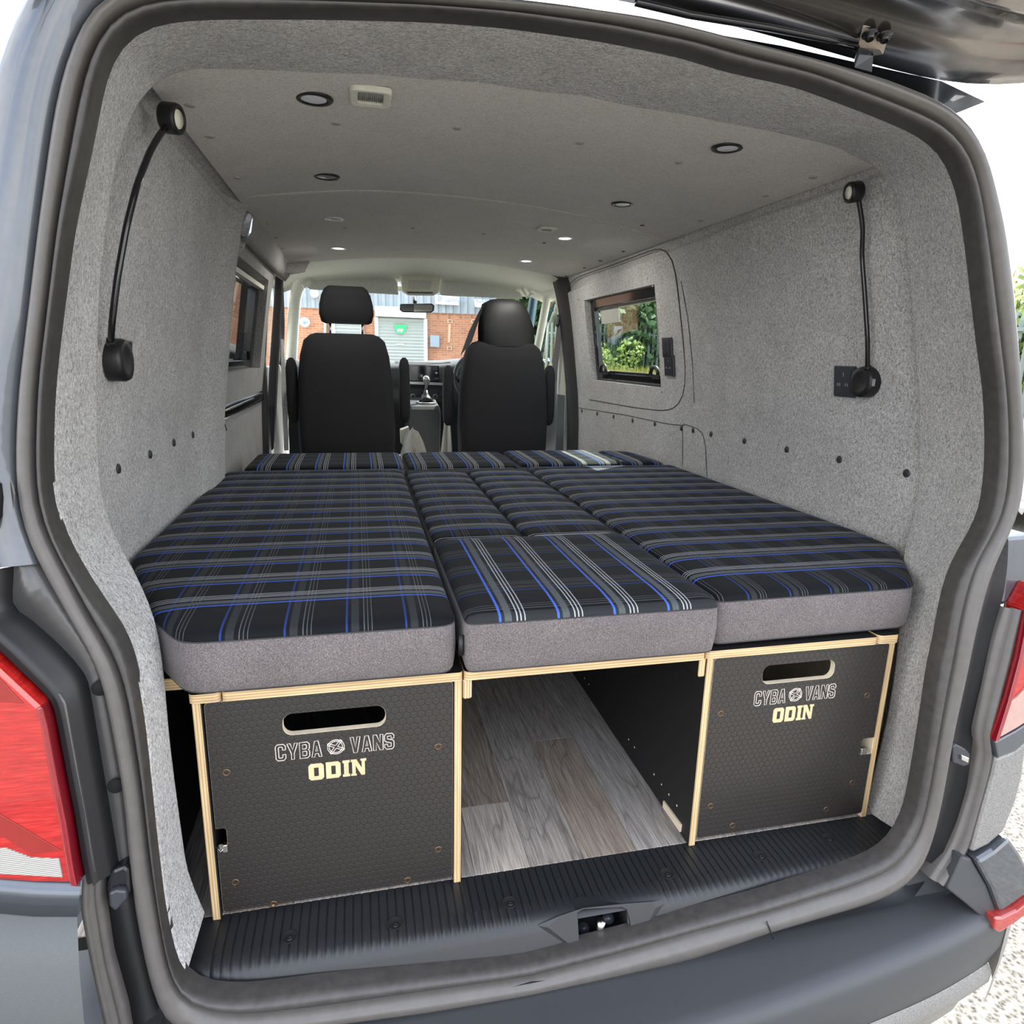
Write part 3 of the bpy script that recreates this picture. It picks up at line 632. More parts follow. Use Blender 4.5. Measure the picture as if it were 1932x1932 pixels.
plate('body_shoulder', [(1906,1015),(1960,1010),(1990,1090),(1932,1108),(1912,1145),(1896,1150),(1903,1090)], PAINT, .012, .05, bev=.01)
lensR = plate('tail_lamp', [(1935,1098),(1911,1143),(1893,1230),(1872,1310),(1850,1382),(1890,1362),(1916,1345),(1926,1328),(1936,1290),(1960,1180),(1975,1110)], RED, -.03, .05, bev=.006)
tag(lensR, 'narrow red and clear rear lamp at the right edge')
plate('clear_band', [(1874,1312),(1888,1302),(1926,1262),(1938,1270),(1930,1310),(1918,1338),(1890,1356),(1858,1374)], plain('pinkish clear lens', (.42, .26, .22), .15, Coat_Weight=1.), -.034, .02, par=lensR, bev=.001)
plate('lens_edge', [(1911,1143),(1893,1230),(1872,1310),(1850,1382),(1856,1380),(1878,1312),(1899,1232),(1916,1146)], DRED, -.035, .02, par=lensR, bev=.001)
plate('bumper_corner_top', [(1852,1384),(1890,1364),(1918,1346),(1916,1382),(1890,1404),(1858,1416)], PAINT, -.03, .05, bev=.004)
SPARK = plain('grey sparkle bumper', (.22, .215, .205), .45, .3, var=.35, sc=420, bump=.3)
plate('bumper_corner', [(1858,1416),(1890,1402),(1914,1382),(1906,1450),(1893,1500),(1871,1553),(1843,1577),(1812,1592),(1833,1514),(1851,1450)], SPARK, -.028, .06, bev=.006)
plate('corner_fin', [(1810,1600),(1843,1580),(1871,1556),(1892,1585),(1908,1615),(1911,1640),(1905,1662),(1880,1680),(1855,1696),(1838,1650)], PAINT, -.04, .07, bev=.008)
plate('corner_wedge', [(1793,1597),(1810,1602),(1838,1650),(1856,1696),(1843,1722),(1800,1685),(1766,1658)], PLASTIC2, -.03, .06, bev=.004)
rf = plate('reflector', [(1838,1696),(1850,1696),(1878,1683),(1905,1662),(1908,1670),(1902,1686),(1876,1706),(1846,1724),(1835,1718)], plain('brick red reflector', (.35, .035, .03), .2, Coat_Weight=1.), -.05, .05, bev=.004)
plate('striker', [(1793,1405),(1800,1400),(1818,1410),(1827,1420),(1826,1440),(1815,1444),(1793,1436)], SOCK, -.006, .02, bev=.004)
plate('striker_pin', [(1806,1418),(1820,1424),(1818,1434),(1805,1428)], METAL, -.012, .01, bev=.002)
# bumper: top step and face
bump = MB(); path = []
px_ = [(-1.06, .4), (-1.05, .0), (-1.0, -.14), (-.9, -.22), (-.75, -.27), (-.4, -.30), (0, -.30), (.3, -.28), (.5, -.257), (.7, -.232), (.82, -.208), (.90, -.188)]
inn = [(-.86, .3), (-.82, .04), (-.80, -.02), (-.76, -.07), (-.70, -.10), (-.4, -.12), (0, -.13), (.3, -.122), (.5, -.10), (.66, -.07), (.74, -.04), (.78, -.02)]
P1 = resample(smooth(resample([Vector((a, b, 0)) for a, b in px_], 60), 3), 60); P0 = resample(smooth(resample([Vector((a, b, 0)) for a, b in inn], 60), 3), 60)
def brow(t, z, ex=0):
    r = []
    for a, b in zip(P0, P1):
        p = a.lerp(b, t)
        if ex: n_ = (b-a).normalized(); p = p+n_*ex
        r.append(Vector((p.x, p.y, z)))
    return r
bump.loft([brow(0, -.094), brow(.05, -.097), brow(.3, -.100), brow(.8, -.104), brow(.93, -.107), brow(1, -.116, .002), brow(1, -.135, .008), brow(1, -.20, .006), brow(1, -.26, -.01)])
bump.build('bumper', PLASTIC2, van)
bm2 = MB().loft([brow(1, -.255, -.008), brow(1, -.275, .002), brow(1, -.30, .0), brow(1, -.34, -.03), brow(1, -.42, -.05)]); bm2.build('bumper_valance', SPARK, van)
# painted right end of the bumper
pe = resample(smooth(resample([Vector(v) for v in ((.90, -.188, 0), (.97, -.155, 0), (1.02, -.09, 0), (1.05, .0, 0), (1.06, .4, 0))], 30), 3), 24); pi_ = resample([Vector(v) for v in ((.80, -.07, 0), (.84, -.06, 0), (.87, -.03, 0), (.88, .05, 0), (.88, .4, 0))], 24)
MB().loft([[Vector((a.x, a.y, -.085)) for a in pi_], [Vector((a.x, a.y, -.104)).lerp(Vector((b.x, b.y, -.104)), .93) for a, b in zip(pi_, pe)], [Vector((p.x, p.y-.002, -.116)) for p in pe], [Vector((p.x+.006, p.y-.007, -.15)) for p in pe], [Vector((p.x+.006, p.y-.006, -.24)) for p in pe], [Vector((p.x, p.y, -.36)) for p in pe]]).build('bumper_end', SPARK, van)
# tailgate, raised, hinged over the opening
tg = MB()
def trow(Y, z, half=.86, cxm=-.02, r=.0, dz=0):
    return [Vector((cxm+half*t, Y+r*(abs(t)**10), z+.045-.075*abs(t)**1.5*max(0, 1+Y*.8))) for t in [-1+2*i/40 for i in range(41)]]
zz = lambda Y: 1.60+.28*(-Y+.1)
prof = [(.07, 1.60, .84, -.16), (.105, 1.575, .85, -.16), (.112, 1.555, .855, -.16), (.095, 1.545, .855, -.16), (.06, 1.553, .85, -.15), (.03, 1.560, .845, -.14), (.02, 1.572, .84, -.13), (-.05, 1.592, .83, -.10), (-.062, 1.580, .82, -.08), (-.085, 1.575, .81, -.06), (-.115, 1.60, .80, -.04), (-.14, 1.618, .79, -.02), (-.17, 1.612, .79, 0), (-.20, 1.63, .79, 0), (-.5, 1.70, .8, 0), (-1.3, 1.92, .8, 0), (-1.36, 1.95, .86, 0), (-1.34, 1.99, .88, 0), (.05, 1.64, .86, -.16)]
tg.loft([trow(Y, z, h, -.02, r) for Y, z, h, r in prof])
tailg = tg.build('tailgate', GLOSS, van)
for s in (-1, 1):
    sd = MB(); sd.loft([[Vector((-.02+s*(h_+.0), Y+r_, z-.03)) for (Y, z, h_, r_) in ((.0, 1.60, .84, 0), (-.2, 1.63, .86, 0), (-.7, 1.76, .88, 0), (-1.34, 1.95, .88, 0))], [Vector((-.02+s*(h_+.02), Y+r_, z+.0)) for (Y, z, h_, r_) in ((.0, 1.60, .84, 0), (-.2, 1.63, .86, 0), (-.7, 1.76, .88, 0), (-1.34, 1.95, .88, 0))], [Vector((-.02+s*(h_-.05), Y+r_, z+.02)) for (Y, z, h_, r_) in ((.0, 1.60, .84, 0), (-.2, 1.63, .86, 0), (-.7, 1.76, .88, 0), (-1.34, 1.95, .88, 0))]])
    sd.build('gate_side', GLOSS, tailg)

hz = 1.553
hp = at(1643, 80, z=1.56); hx = hp.x
hg = MB(); hq = [at(*p, z=z) for p, z in (((1628,48),1.575),((1681,54),1.575),((1666,103),1.548),((1617,97),1.548))]
hg.prism(hq, (0, 0, .006)); hg.build('hinge_bracket', plain('satin beige steel', (.50, .42, .34), .45, .4), tailg, bevel=.001)
hg2 = MB(); hg2.prism([at(*p, z=z) for p, z in (((1617,97),1.547),((1665,103),1.547),((1648,106),1.53),((1645,137),1.51),((1612,128),1.51),((1622,102),1.53))], (0, .004, .01)); hg2.build('hinge_leaf', SOCK, tailg, bevel=.001)
for px, py in ((1641, 63), (1669, 66)):
    p = at(px, py, z=1.566); MB().disc(p, (0, -.25, -1), .0125, .006, 16, prof=[(1, 0), (1, .003), (.6, .003), (.6, .010), (.45, .012), (.3, .006), (0, .006)]).build('bolt', BLACKG, tailg)
MB().tube([at(*p, z=1.555) for p in ((1200,4),(1300,28),(1450,52),(1560,74),(1618,88))], .006, 8).build('washer_pipe', BLACKG, tailg)

# ------------------------------------------------------------------ plastic loading sill with ribs
sill = thing('loading_sill', 'ribbed black plastic loading sill across the rear edge of the floor', 'sill trim', (0, -.08, -.09))
SP = [(.016, -.002), (.010, .0), (-.005, .0), (-.04, .0), (-.075, .0), (-.098, -.0005), (-.110, -.004), (-.118, -.012), (-.124, -.024), (-.134, -.048), (-.142, -.066), (-.150, -.074), (-.172, -.078)]
gx = []; X0, X1, PG = -.685, .700, .01565
n = int((X1-X0)/PG)
xsil = [(-.76, 0), (-.74, 0), (-.70, 0)]
for i in range(n+1):
    x = X0+i*PG
    for d, g_ in ((-.0018, 0), (-.0009, 1), (.0009, 1), (.0018, 0)): xsil.append((x+d, g_))
    if i < n: xsil += [(x+PG*.5, 0)]
xsil += [(.715, 0), (.74, 0), (.76, 0)]
def arcY(x): return .020*((x-.0)/.7)**2 if x > 0 else .008*(x/.7)**2
RX0, RX1 = -.043, .058
rw = []
for k, (y, z) in enumerate(SP):
    r = []
    for x, g_ in xsil:
        dep = .0022*g_*(1 if 1 <= k <= 6 else 0)
        if 1 <= k <= 6 and -.13 < x < .13 and k > 4: dep = 0
        ex = 0
        if k > 4: ex = arcY(x)
        corner = max(0, abs(x)-.69)/.07
        r.append((x, y+ex+(corner*.03 if k > 4 else 0), z-dep+(0 if k < 5 else corner*.01)))
    rw.append(r)
m = MB(); nx = len(xsil)
for r in rw: m.v += [tuple(p) for p in r]
for k in range(len(rw)-1):
    for i in range(nx-1):
        xm = (xsil[i][0]+xsil[i+1][0])/2
        if k >= 7 and k <= 10 and RX0 < xm < RX1: continue
        m.f.append((k*nx+i, k*nx+i+1, (k+1)*nx+i+1, (k+1)*nx+i)); m.m.append(0); m.sm.append(k >= 4)
m.build('ribbed_top', PLASTIC, sill, fix=True)
rc = MB()                                # latch pocket, its shade put into a near-black colour
a0, a1 = (-.118, -.012), (-.150, -.074)
rc.loft([[(RX0, a0[0], a0[1]), (RX1, a0[0], a0[1]), (RX1, a1[0], a1[1]), (RX0, a1[0], a1[1]), (RX0, a0[0], a0[1])], [(RX0, -.07, -.03), (RX1, -.07, -.03), (RX1, -.08, -.085), (RX0, -.08, -.085), (RX0, -.07, -.03)]], smooth=False)
rc.add([(RX0, -.07, -.03), (RX1, -.07, -.03), (RX1, -.08, -.085), (RX0, -.08, -.085)], [(0, 1, 2, 3)])
rc.build('latch_pocket', HOLESHADE, sill)
# raised surround
ph = [(1090,1722),(1100,1716),(1172,1712),(1182,1716),(1189,1740),(1192,1783),(1095,1793),(1092,1760)]
po = [(1050,1728),(1100,1712),(1180,1703),(1246,1698),(1253,1705),(1225,1745),(1094,1799),(1014,1746)]
dl = .004
srr = MB()
def sl(px, py, d=0):                     # meet the sloping face of the sill
    k = (.134-.118)/(.048-.012); dr = ray(px, py)   # y = -.118 + k*(z+.012)
    t = (-.118+k*(CP.z+.012)-CP.y-d)/(dr.y-k*dr.z); return CP+dr*t
o1 = [sl(*p, .001) for p in po]; o2 = [sl(*p, dl) for p in [(a*.75+c*.25, b*.75+d*.25) for (a, b), (c, d) in zip(po, ph)]]; o3 = [sl(*p, dl) for p in ph]; o4 = [p+Vector((0, .03, 0)) for p in o3]
srr.loft([o1+[o1[0]], o2+[o2[0]], o3+[o3[0]], o4+[o4[0]]], smooth=False); srr.build('latch_surround', PLASTIC, sill, bevel=.002)
MB().tube([(.004, -.128, -.018), (.004, -.120, -.05)], [.008, .006], 12).tube([(.004, -.120, -.05), (.004, -.112, -.075)], .004, 8).build('latch_pin', METAL, sill)
for x, z in ((-.018, -.062), (.032, -.048)):
    MB().disc((x, -.095, z), (0, -.6, .8), .011, .006, 16, prof=[(1, 0), (1, .003), (.7, .003), (.6, .007), (0, .008)]).build('latch_bolt', SOCK, sill)
for px, py in ((546,1767),(745,1742),(961,1702),(1258,1648),(1434,1614),(1562,1581)):
    p = at(px, py, z=.0008)
    MB().disc(p, (0, 0, 1), .0105, .002, 22, prof=[(1.4, -.001), (1.36, .0009), (1.25, .001), (1.2, .0002), (0, .0002)]).build('screw_hole', HOLESHADE, sill)  # rim around a flat disc coloured dark for the shade in the hole
    MB().disc(p+Vector((.001, -.004, .0001)), (0, 0, 1), .005, .002, 14, prof=[(1, 0), (.9, .0012), (.35, .0012), (.3, .0002), (0, .0002)]).build('screw', BLACK, sill)

# ------------------------------------------------------------------ storage units
XL, XC, XR, XE, T_, Z1, Z2 = -.6997, -.2577, .2496, .7003, .0149, .4377, .4545
UY = 1.48
def board(name, x0, x1, y0, y1, z0, z1, par, axis=2, bev=.0015, rc=0, face=PHEN):
    """ply board: black faces across its thickness axis, layered edges elsewhere"""
    m = MB(); E_ = {0: PLYX, 1: PLYY, 2: PLYZ}[axis]
    if rc and axis == 2:
        pts = []
        for cx_, cy_, a0 in ((x1-rc, y1-.001, 0), (x0+rc, y1-.001, 0), ):
            pass
        poly = [(x1, y1), (x0, y1)]
        for i in range(7): a = PI+PI/2*i/6; poly.append((x0+rc+rc*math.cos(a), y0+rc+rc*math.sin(a)))
        for i in range(7): a = 1.5*PI+PI/2*i/6; poly.append((x1-rc+rc*math.cos(a), y0+rc+rc*math.sin(a)))
        m.prism([(x, y, z0) for x, y in poly], (0, 0, z1-z0), 0, 1)
    else:
        fa = {0: [1, 1, 1, 1, 0, 0], 1: [1, 1, 0, 0, 1, 1], 2: [0, 0, 1, 1, 1, 1]}[axis]
        m.box((x0, y0, z0), (x1, y1, z1), fa)
    return m.build(name, [face, E_], par, bevel=bev if not rc else 0, seg=1)
LET = {'C': [(.12, 0), (.48, 0), (.6, .12), (.6, .36), (.42, .36), (.42, .2), (.38, .16), (.22, .16), (.18, .2), (.18, .8), (.22, .84), (.38, .84), (.42, .8), (.42, .64), (.6, .64), (.6, .88), (.48, 1), (.12, 1), (0, .88), (0, .12)],
 'Y': [(.21, 0), (.39, 0), (.39, .38), (.62, 1), (.43, 1), (.3, .6), (.17, 1), (-.02, 1), (.21, .38)],
 'B': [(0, 0), (.47, 0), (.6, .12), (.6, .42), (.52, .51), (.6, .6), (.6, .88), (.47, 1), (0, 1)],
 'A': [(0, 0), (.18, 0), (.22, .2), (.40, .2), (.44, 0), (.62, 0), (.42, 1), (.2, 1)],
 'V': [(.2, 0), (.42, 0), (.62, 1), (.43, 1), (.31, .3), (.19, 1), (0, 1)],
 'N': [(0, 0), (.18, 0), (.18, .55), (.42, 0), (.62, 0), (.62, 1), (.44, 1), (.44, .45), (.2, 1), (0, 1)],
 'S': [(.12, 0), (.48, 0), (.6, .12), (.6, .48), (.5, .58), (.18, .66), (.18, .82), (.42, .84), (.42, .68), (.6, .68), (.6, .88), (.48, 1), (.12, 1), (0, .88), (0, .56), (.1, .47), (.42, .38), (.42, .17), (.2, .16), (.18, .32), (0, .32), (0, .12)]}
HOL = {'B': [[(.18, .16), (.40, .16), (.42, .19), (.42, .40), (.38, .43), (.18, .43)], [(.18, .58), (.38, .58), (.42, .62), (.42, .80), (.39, .84), (.18, .84)]], 'A': [[(.25, .36), (.37, .36), (.31, .72)]]}
def engrave(word, x0, z0, w, h, y, par):
    """outlined capitals of a word, each its own part; w = width of one letter cell"""
    for i, ch in enumerate(word):
        m = MB(); f = lambda p: (x0+i*w*1.0+p[0]*w/.72, y, z0+p[1]*h)
        for lp in [LET[ch]]+HOL.get(ch, []): m.tube([f(p) for p in lp], .0009, 4, closed=True, cap=False)
        m.build('letter_'+ch.lower(), ENGR, par)
def solid(word, x0, z0, ws, h, y, par):
    x = x0
    for ch, w in zip(word, ws):
        m = MB(); F = lambda p: (x+p[0]*w, y-.0008, z0+p[1]*h)
        if ch in 'OD':
            c_ = .16; k_ = .16 if ch == 'O' else .0
            ou = [(c_, 0), (1-c_, 0), (1, c_*.8), (1, 1-c_*.8), (1-c_, 1), (c_, 1), (0, 1-c_*.8), (0, c_*.8)] if ch == 'O' else [(0, 0), (1-c_, 0), (1, c_*.8), (1, 1-c_*.8), (1-c_, 1), (0, 1), (0, .86), (0, .14)]
            if ch == 'D': ou = [(0, 0), (1-c_, 0), (1, c_*.8), (1, 1-c_*.8), (1-c_, 1), (0, 1), (.0, .85), (.0, .15)]
            inn_ = [(.36, .24), (.66, .24), (.66, .26), (.66, .74), (.66, .76), (.36, .76), (.36, .74), (.36, .26)]
            a = [F(p) for p in ou]; b = [F(p) for p in inn_]
            m.loft([[Vector(p)+Vector((0, .001, 0)) for p in a+[a[0]]], a+[a[0]], b+[b[0]]], smooth=False)
        elif ch == 'I': m.prism([F(p) for p in ((0, 0), (1, 0), (1, .15), (.82, .15), (.82, .85), (1, .85), (1, 1), (0, 1), (0, .85), (.18, .85), (.18, .15), (0, .15))], (0, .001, 0))
        else:
            m.prism([F(p) for p in ((0, 0), (.36, 0), (.36, .1), (.30, .1), (.30, .62), (.66, 0), (.90, 0), (.90, .86), (1, .86), (1, 1), (.62, 1), (.62, .88), (.70, .88), (.70, .42), (.36, 1), (0, 1), (0, .86), (.08, .86), (.08, .12), (0, .12))], (0, .001, 0))
        m.build('letter_'+ch.lower(), ODINM, par); x += w*1.14
def emblem(cx_, cz_, r, y, par):
    m = MB()
    for q in (1, .80): m.tube([(cx_+r*q*math.cos(2*PI*i/28), y, cz_+r*q*.98*math.sin(2*PI*i/28)) for i in range(28)], .0008, 4, closed=True, cap=False)
    for a in (.93, -.45):
        ca, sa = math.cos(a), math.sin(a)
        for d in (-.13, .13): m.tube([(cx_+(t*ca-d*sa)*r, y, cz_+(t*sa+d*ca)*r) for t in (-1.08, -.14)], .0008, 4); m.tube([(cx_+(t*ca-d*sa)*r, y, cz_+(t*sa+d*ca)*r) for t in (.14, 1.08)], .0008, 4)
        for t in (-1.08, 1.08): m.tube([(cx_+(t*ca-d*sa)*r, y, cz_+(t*sa+d*ca)*r) for d in (-.13, .13)], .0008, 4)
    m.build('emblem', ENGR, par)
def front(par, x0, x1, z0, z1, hole, notch, txt, screws, y=.004):
    """drop-in hexagon panel: real cut-out handle, notch for the latch"""
    th = .013; hx0, hx1, hz0, hz1 = hole; r = .016
    out = rrect((x0+x1)/2, (z0+z1)/2, x1-x0, z1-z0, .008, 6)
    if notch:
        nx0, nx1, nz0, nz1 = notch
    hl = rrect((hx0+hx1)/2, (hz0+hz1)/2, hx1-hx0, hz1-hz0, r, 6)
    # matching stations by direction keeps the face clean around the slot
    def outer_pt(px, pz):
        return px, pz
    m = MB()
    XS = sorted({x0, hx0, hx1, x1} | ({nx0, nx1} if notch else set())); ZS = sorted({z0, hz0, hz1, z1} | ({nz0, nz1} if notch else set()))
    bm = bmesh.new()
    def loop(pts, yy): return [bm.verts.new((p[0], yy, p[1])) for p in pts]
    oo = list(out)
    if notch:                            # cut the notch into the nearest side of the outline
        lefty = nx0 <= x0+.002
        nt = [(x0, nz1), (nx1-.004, nz1), (nx1, nz1-.004), (nx1, nz0+.006), (nx1-.006, nz0), (x0, nz0)] if lefty else [(x1, nz0), (nx0+.004, nz0), (nx0, nz0+.004), (nx0, nz1-.006), (nx0+.006, nz1), (x1, nz1)]
        if lefty: oo = oo[:12]+nt+oo[12:]
        else: oo = oo+nt
    es = []
    for lp in (oo, hl):
        v = loop(lp, y); es += [bm.edges.new((v[i], v[(i+1) % len(v)])) for i in range(len(v))]
    bmesh.ops.triangle_fill(bm, edges=es, use_beauty=True)
    ff = list(bm.faces)
    ex = bmesh.ops.extrude_face_region(bm, geom=ff); vv = [g_ for g_ in ex['geom'] if isinstance(g_, bmesh.types.BMVert)]
    bmesh.ops.translate(bm, verts=vv, vec=(0, th, 0)); bmesh.ops.recalc_face_normals(bm, faces=bm.faces)
    org = par.matrix_world.translation
    me = bpy.data.meshes.new('front_panel')
    for f_ in bm.faces: f_.material_index = 0 if abs(f_.normal.y) > .9 else 1
    for v in bm.verts: v.co -= org
    bm.to_mesh(me); bm.free(); me.materials.append(HEXM); me.materials.append(PLYP)
    o = bpy.data.objects.new('front_panel', me); COL.objects.link(o); o.parent = par; o.matrix_world = Matrix.Translation(org)
    b = o.modifiers.new('edge', 'BEVEL'); b.width = .0012; b.segments = 1; b.limit_method = 'ANGLE'; b.material = 1
    tx, tz, tw, th2, ox, oz, ow, oh = txt
    lw = tw*.0985
    engrave('CYBA', tx, tz, lw, th2, y-.0002, o); engrave('VANS', tx+tw-lw*4+lw*.17, tz, lw, th2, y-.0002, o); emblem(tx+tw/2, tz+th2*.5, th2*.46, y-.0002, o)
    solid('ODIN', ox, oz, [ow*.27, ow*.26, ow*.13, ow*.28], oh, y, o)
    for sx, sz in screws:
        MB().disc((sx, y+.0003, sz), (0, -1, 0), .0062, .001, 16, prof=[(1.15, -.0005), (1.1, .0007), (.8, .0008), (.7, .0002), (.35, .0002), (.3, -.0008), (0, -.0008)]).build('screw', BRASS, o)
    return o
fx = lambda px, py: at(px, py, y=.004)
cabL = thing('storage_box', 'black hexagon-patterned storage unit with pale ply edges under the left cushion', 'cabinet', (-.48, .7, 0))
board('side_board', XL, XL+T_, 0, UY, .0, Z1, cabL, 0)
board('side_board', XC, XC+T_, 0, UY, .0, Z1, cabL, 0)
board('top_board', XL+.048, XC+T_, -.003, UY, Z1, Z2, cabL, 2, rc=.008)
board('top_strip', XL-.004, XL+.046, -.003, UY, Z1, Z2, cabL, 2, rc=.010)
board('outer_ledge', -.86, XL-.006, .055, UY, Z1-.002, Z2+.004, cabL, 2)
board('back_board', XL+T_, XC, UY-.015, UY, .01, Z1, cabL, 1)
board('outer_board', -.80, -.79, .12, UY, .0, Z1-.01, cabL, 0)
sL = [(fx(427,1458).x, fx(427,1458).z), (fx(444,1665).x, fx(444,1665).z), (fx(516,1706).x, fx(516,1706).z), (fx(769,1661).x, fx(769,1661).z), (fx(827,1603).x, fx(827,1603).z), (fx(827,1409).x, fx(827,1409).z)]
front(cabL, XL+T_+.003, XC-.002, .012, Z1-.003, (-.558, -.382, .3585, .3995), (XL+T_, -.664, .146, .188), (-.573, .3105, .205, .0315, -.5195, .264, .098, .033), sL)
MB().box((-.672, .0, .140), (-.664, .010, .156)).build('catch', METAL, cabL, bevel=.0015)
MB().tube([(-.684, .008, .150), (-.676, .003, .142), (-.668, .004, .148)], .002, 6).build('catch_wire', METAL, cabL)
cabR = thing('storage_box', 'hexagon-patterned storage unit with pale ply edges under the right cushion', 'cabinet', (.48, .7, 0))
board('side_board', XR, XR+T_, 0, UY, .0, Z1, cabR, 0)
board('side_board', XE-T_, XE, 0.006, UY, .0, Z1, cabR, 0, face=PLYP)
board('top_board', XR-.004, XE-.055, -.003, UY, Z1, Z2, cabR, 2, rc=.008)
board('top_strip', XE-.053, XE+.001, -.003, UY, Z1, Z2+.002, cabR, 2, rc=.012)
board('back_board', XR+T_, XE-T_, UY-.015, UY, .01, Z1, cabR, 1)
sR = [(fx(*p).x, fx(*p).z) for p in ((1360,1347),(1341,1521),(1382,1558),(1559,1527),(1608,1477),(1636,1312))]
front(cabR, XR+T_+.003, XE-T_-.002, .014, Z1-.003, (.382, .553, .366, .408), (.651, XE-T_, .168, .208), (.369, .3185, .194, .0325, .418, .274, .094, .034), sR)
MB().box((.652, .0, .170), (.668, .008, .186)).build('catch', METAL, cabR, bevel=.0015)
# bridge board over the middle bay
br = thing('bridge_board', 'long pale ply bridge board carrying the middle cushion over the open bay', 'board', (0, .7, Z1))
board('slab', XC+T_+.003, XR-.006, -.004, UY, Z1, Z2, br, 2, rc=.010)
board('batten', XC+T_+.001, XC+T_+.0175, -.0, 1.4, Z1-.040, Z1, br, 0, bev=.003, face=PLYP)
board('batten', XR-.0165, XR-.001, -.0, 1.4, Z1-.040, Z1, br, 0, bev=.003, face=PHEN)
dk = MB()
dots = [at(px, py, x=XR-.0004) for px, py in ((1186,1395),(1197,1410),(1234,1461),(1248,1480),(1262,1499),(1277,1520),(1111,1291),(1103,1280))]
for p in dots:
    MB().disc(p, (-1, 0, 0), .0024, .0006, 10).build('shelf_hole', PLYP, cabR)
fs = [at(px, py, x=XR-.004) for px, py in ((1251,1511),(1284,1556),(1282,1570),(1250,1523))]
MB().prism([tuple(p) for p in fs], (.0038, 0, 0)).build('floor_fillet', PLYP, cabR)

# ------------------------------------------------------------------ cushions
def cushion(label, poly, z0, z1, mat, r=.02, grp=None, name='bed_cushion', crown=.006):
    """poly: plan outline (x, y) anticlockwise"""
    c = Vector((sum(p[0] for p in poly)/len(poly), sum(p[1] for p in poly)/len(poly), z0))
    t = thing(name, label, 'cushion', c, grp)
    pts = []; n_ = len(poly)
    for i in range(n_):
        p = Vector(poly[i]); a = (Vector(poly[i-1])-p); b = (Vector(poly[(i+1) % n_])-p); rr_ = min(r, a.length*.45, b.length*.45)
        a.normalize(); b.normalize()
        for k in range(5): u = k/4; q = (p+a*rr_)*(1-u)**2+p*2*u*(1-u)+(p+b*rr_)*u*u; pts.append(q)
    fine = []
    for i in range(len(pts)):
        a, b = pts[i], pts[(i+1) % len(pts)]; k = max(1, int((b-a).length/.06))
        for j in range(k): fine.append(a.lerp(b, j/k))
    pts = fine; N_ = len(pts)
    nr = []
    for i in range(N_):
        e_ = (pts[(i+1) % N_]-pts[i-1]); nr.append(Vector((-e_.y, e_.x)).normalized())
    if sum(pts[i].x*pts[(i+1) % N_].y-pts[(i+1) % N_].x*pts[i].y for i in range(N_)) < 0: nr = [-v for v in nr]
    ring = lambda ins, z, wob=0: [Vector((p.x+v.x*ins, p.y+v.y*ins, z+wob*math.sin(i*.9))) for i, (p, v) in enumerate(zip(pts, nr))]
    h = z1-z0; zs = z1-.014
    side = MB(); rs = [ring(.03, z0+.002), ring(.010, z0+.003), ring(.003, z0+.010), ring(.0, z0+.03), ring(-.002, z0+h*.5), ring(.0, zs-.003), ring(.0015, zs)]
    side.loft([r_+[r_[0]] for r_ in rs]); side.add(rs[0], [tuple(range(N_))]); side.build('side_cover', WEAVE, t)
    hx_ = (max(p.x for p in pts)-min(p.x for p in pts))/2; hy_ = (max(p.y for p in pts)-min(p.y for p in pts))/2
    mx_ = (max(p.x for p in pts)+min(p.x for p in pts))/2; my_ = (max(p.y for p in pts)+min(p.y for p in pts))/2
    rg2 = lambda ins, z: [Vector((mx_+(p.x-mx_)*(1-ins/hx_), my_+(p.y-my_)*(1-ins/hy_), z)) for p in pts]
    top = MB(); rs = [ring(.0015, zs), ring(.001, zs+.003), rg2(.005, z1-.004), rg2(.013, z1+.0), rg2(.035, z1+crown*.6), rg2(.08, z1+crown)]
    top.loft([r_+[r_[0]] for r_ in rs]); top.add(rs[-1], [tuple(range(N_))]); top.build('top_cover', mat, t)
    sm_ = MB(); sm_.tube(ring(.0008, zs), .0013, 4, closed=True, cap=False); sm_.tube(ring(.006, z0+.006), .0012, 4, closed=True, cap=False); sm_.build('piping', SEAM, t)
    return t
CZ0, CZ1 = Z2+.006, .571
G1 = 'bed cushions laid side by side'
yF = .082
cushion('long left bed cushion with a cut-off rear corner, blue and grey check', [(-.700, -.028), (-.257, -.028), (-.250, 1.535), (-.905, 1.535), (-.905, .43), (-.775, .09)], CZ0, CZ1, plaid('blue check left', 1, yF, -.643), r=.035, grp=G1)
cushion('long right bed cushion against the right wall, blue and grey check', [(.256, -.004), (.720, .004), (.760, .05), (.90, .24), (.915, .4), (.915, 1.53), (.262, 1.53)], CZ0, CZ1, plaid('blue check right', 1, yF+.012, .324, ps=.0955), r=.025, grp=G1)
cc = cushion('square middle cushion at the rear edge with bright lengthwise stripes', [(-.243, -.034), (.247, -.034), (.2535, .478), (-.243, .478)], CZ0, CZ1+.002, plaid('blue check middle', 0, -.184, .07, pm=.107, ps=.1157), r=.02, grp=G1)
cushion('narrow middle cushion beside the long left cushion', [(-.240, .492), (-.006, .492), (.000, 1.53), (-.240, 1.53)], CZ0, CZ1-.008, plaid('blue check strip left', 1, yF+.03, -.19, ps=.1), r=.03, grp=G1)
cushion('narrow middle cushion beside the long right cushion', [(0.0, .492), (.253, .492), (.254, 1.53), (.006, 1.53)], CZ0, CZ1-.006, plaid('blue check strip right', 1, yF+.03, .05, ps=.1), r=.03, grp=G1)
cushion('left crosswise cushion behind the front seats', [(-.85, 1.55), (-.235, 1.55), (-.235, 1.95), (-.85, 1.95)], CZ0, CZ1+.004, plaid('blue check far left', 0, -.80, 1.6, pm=.107), r=.03, grp=G1)
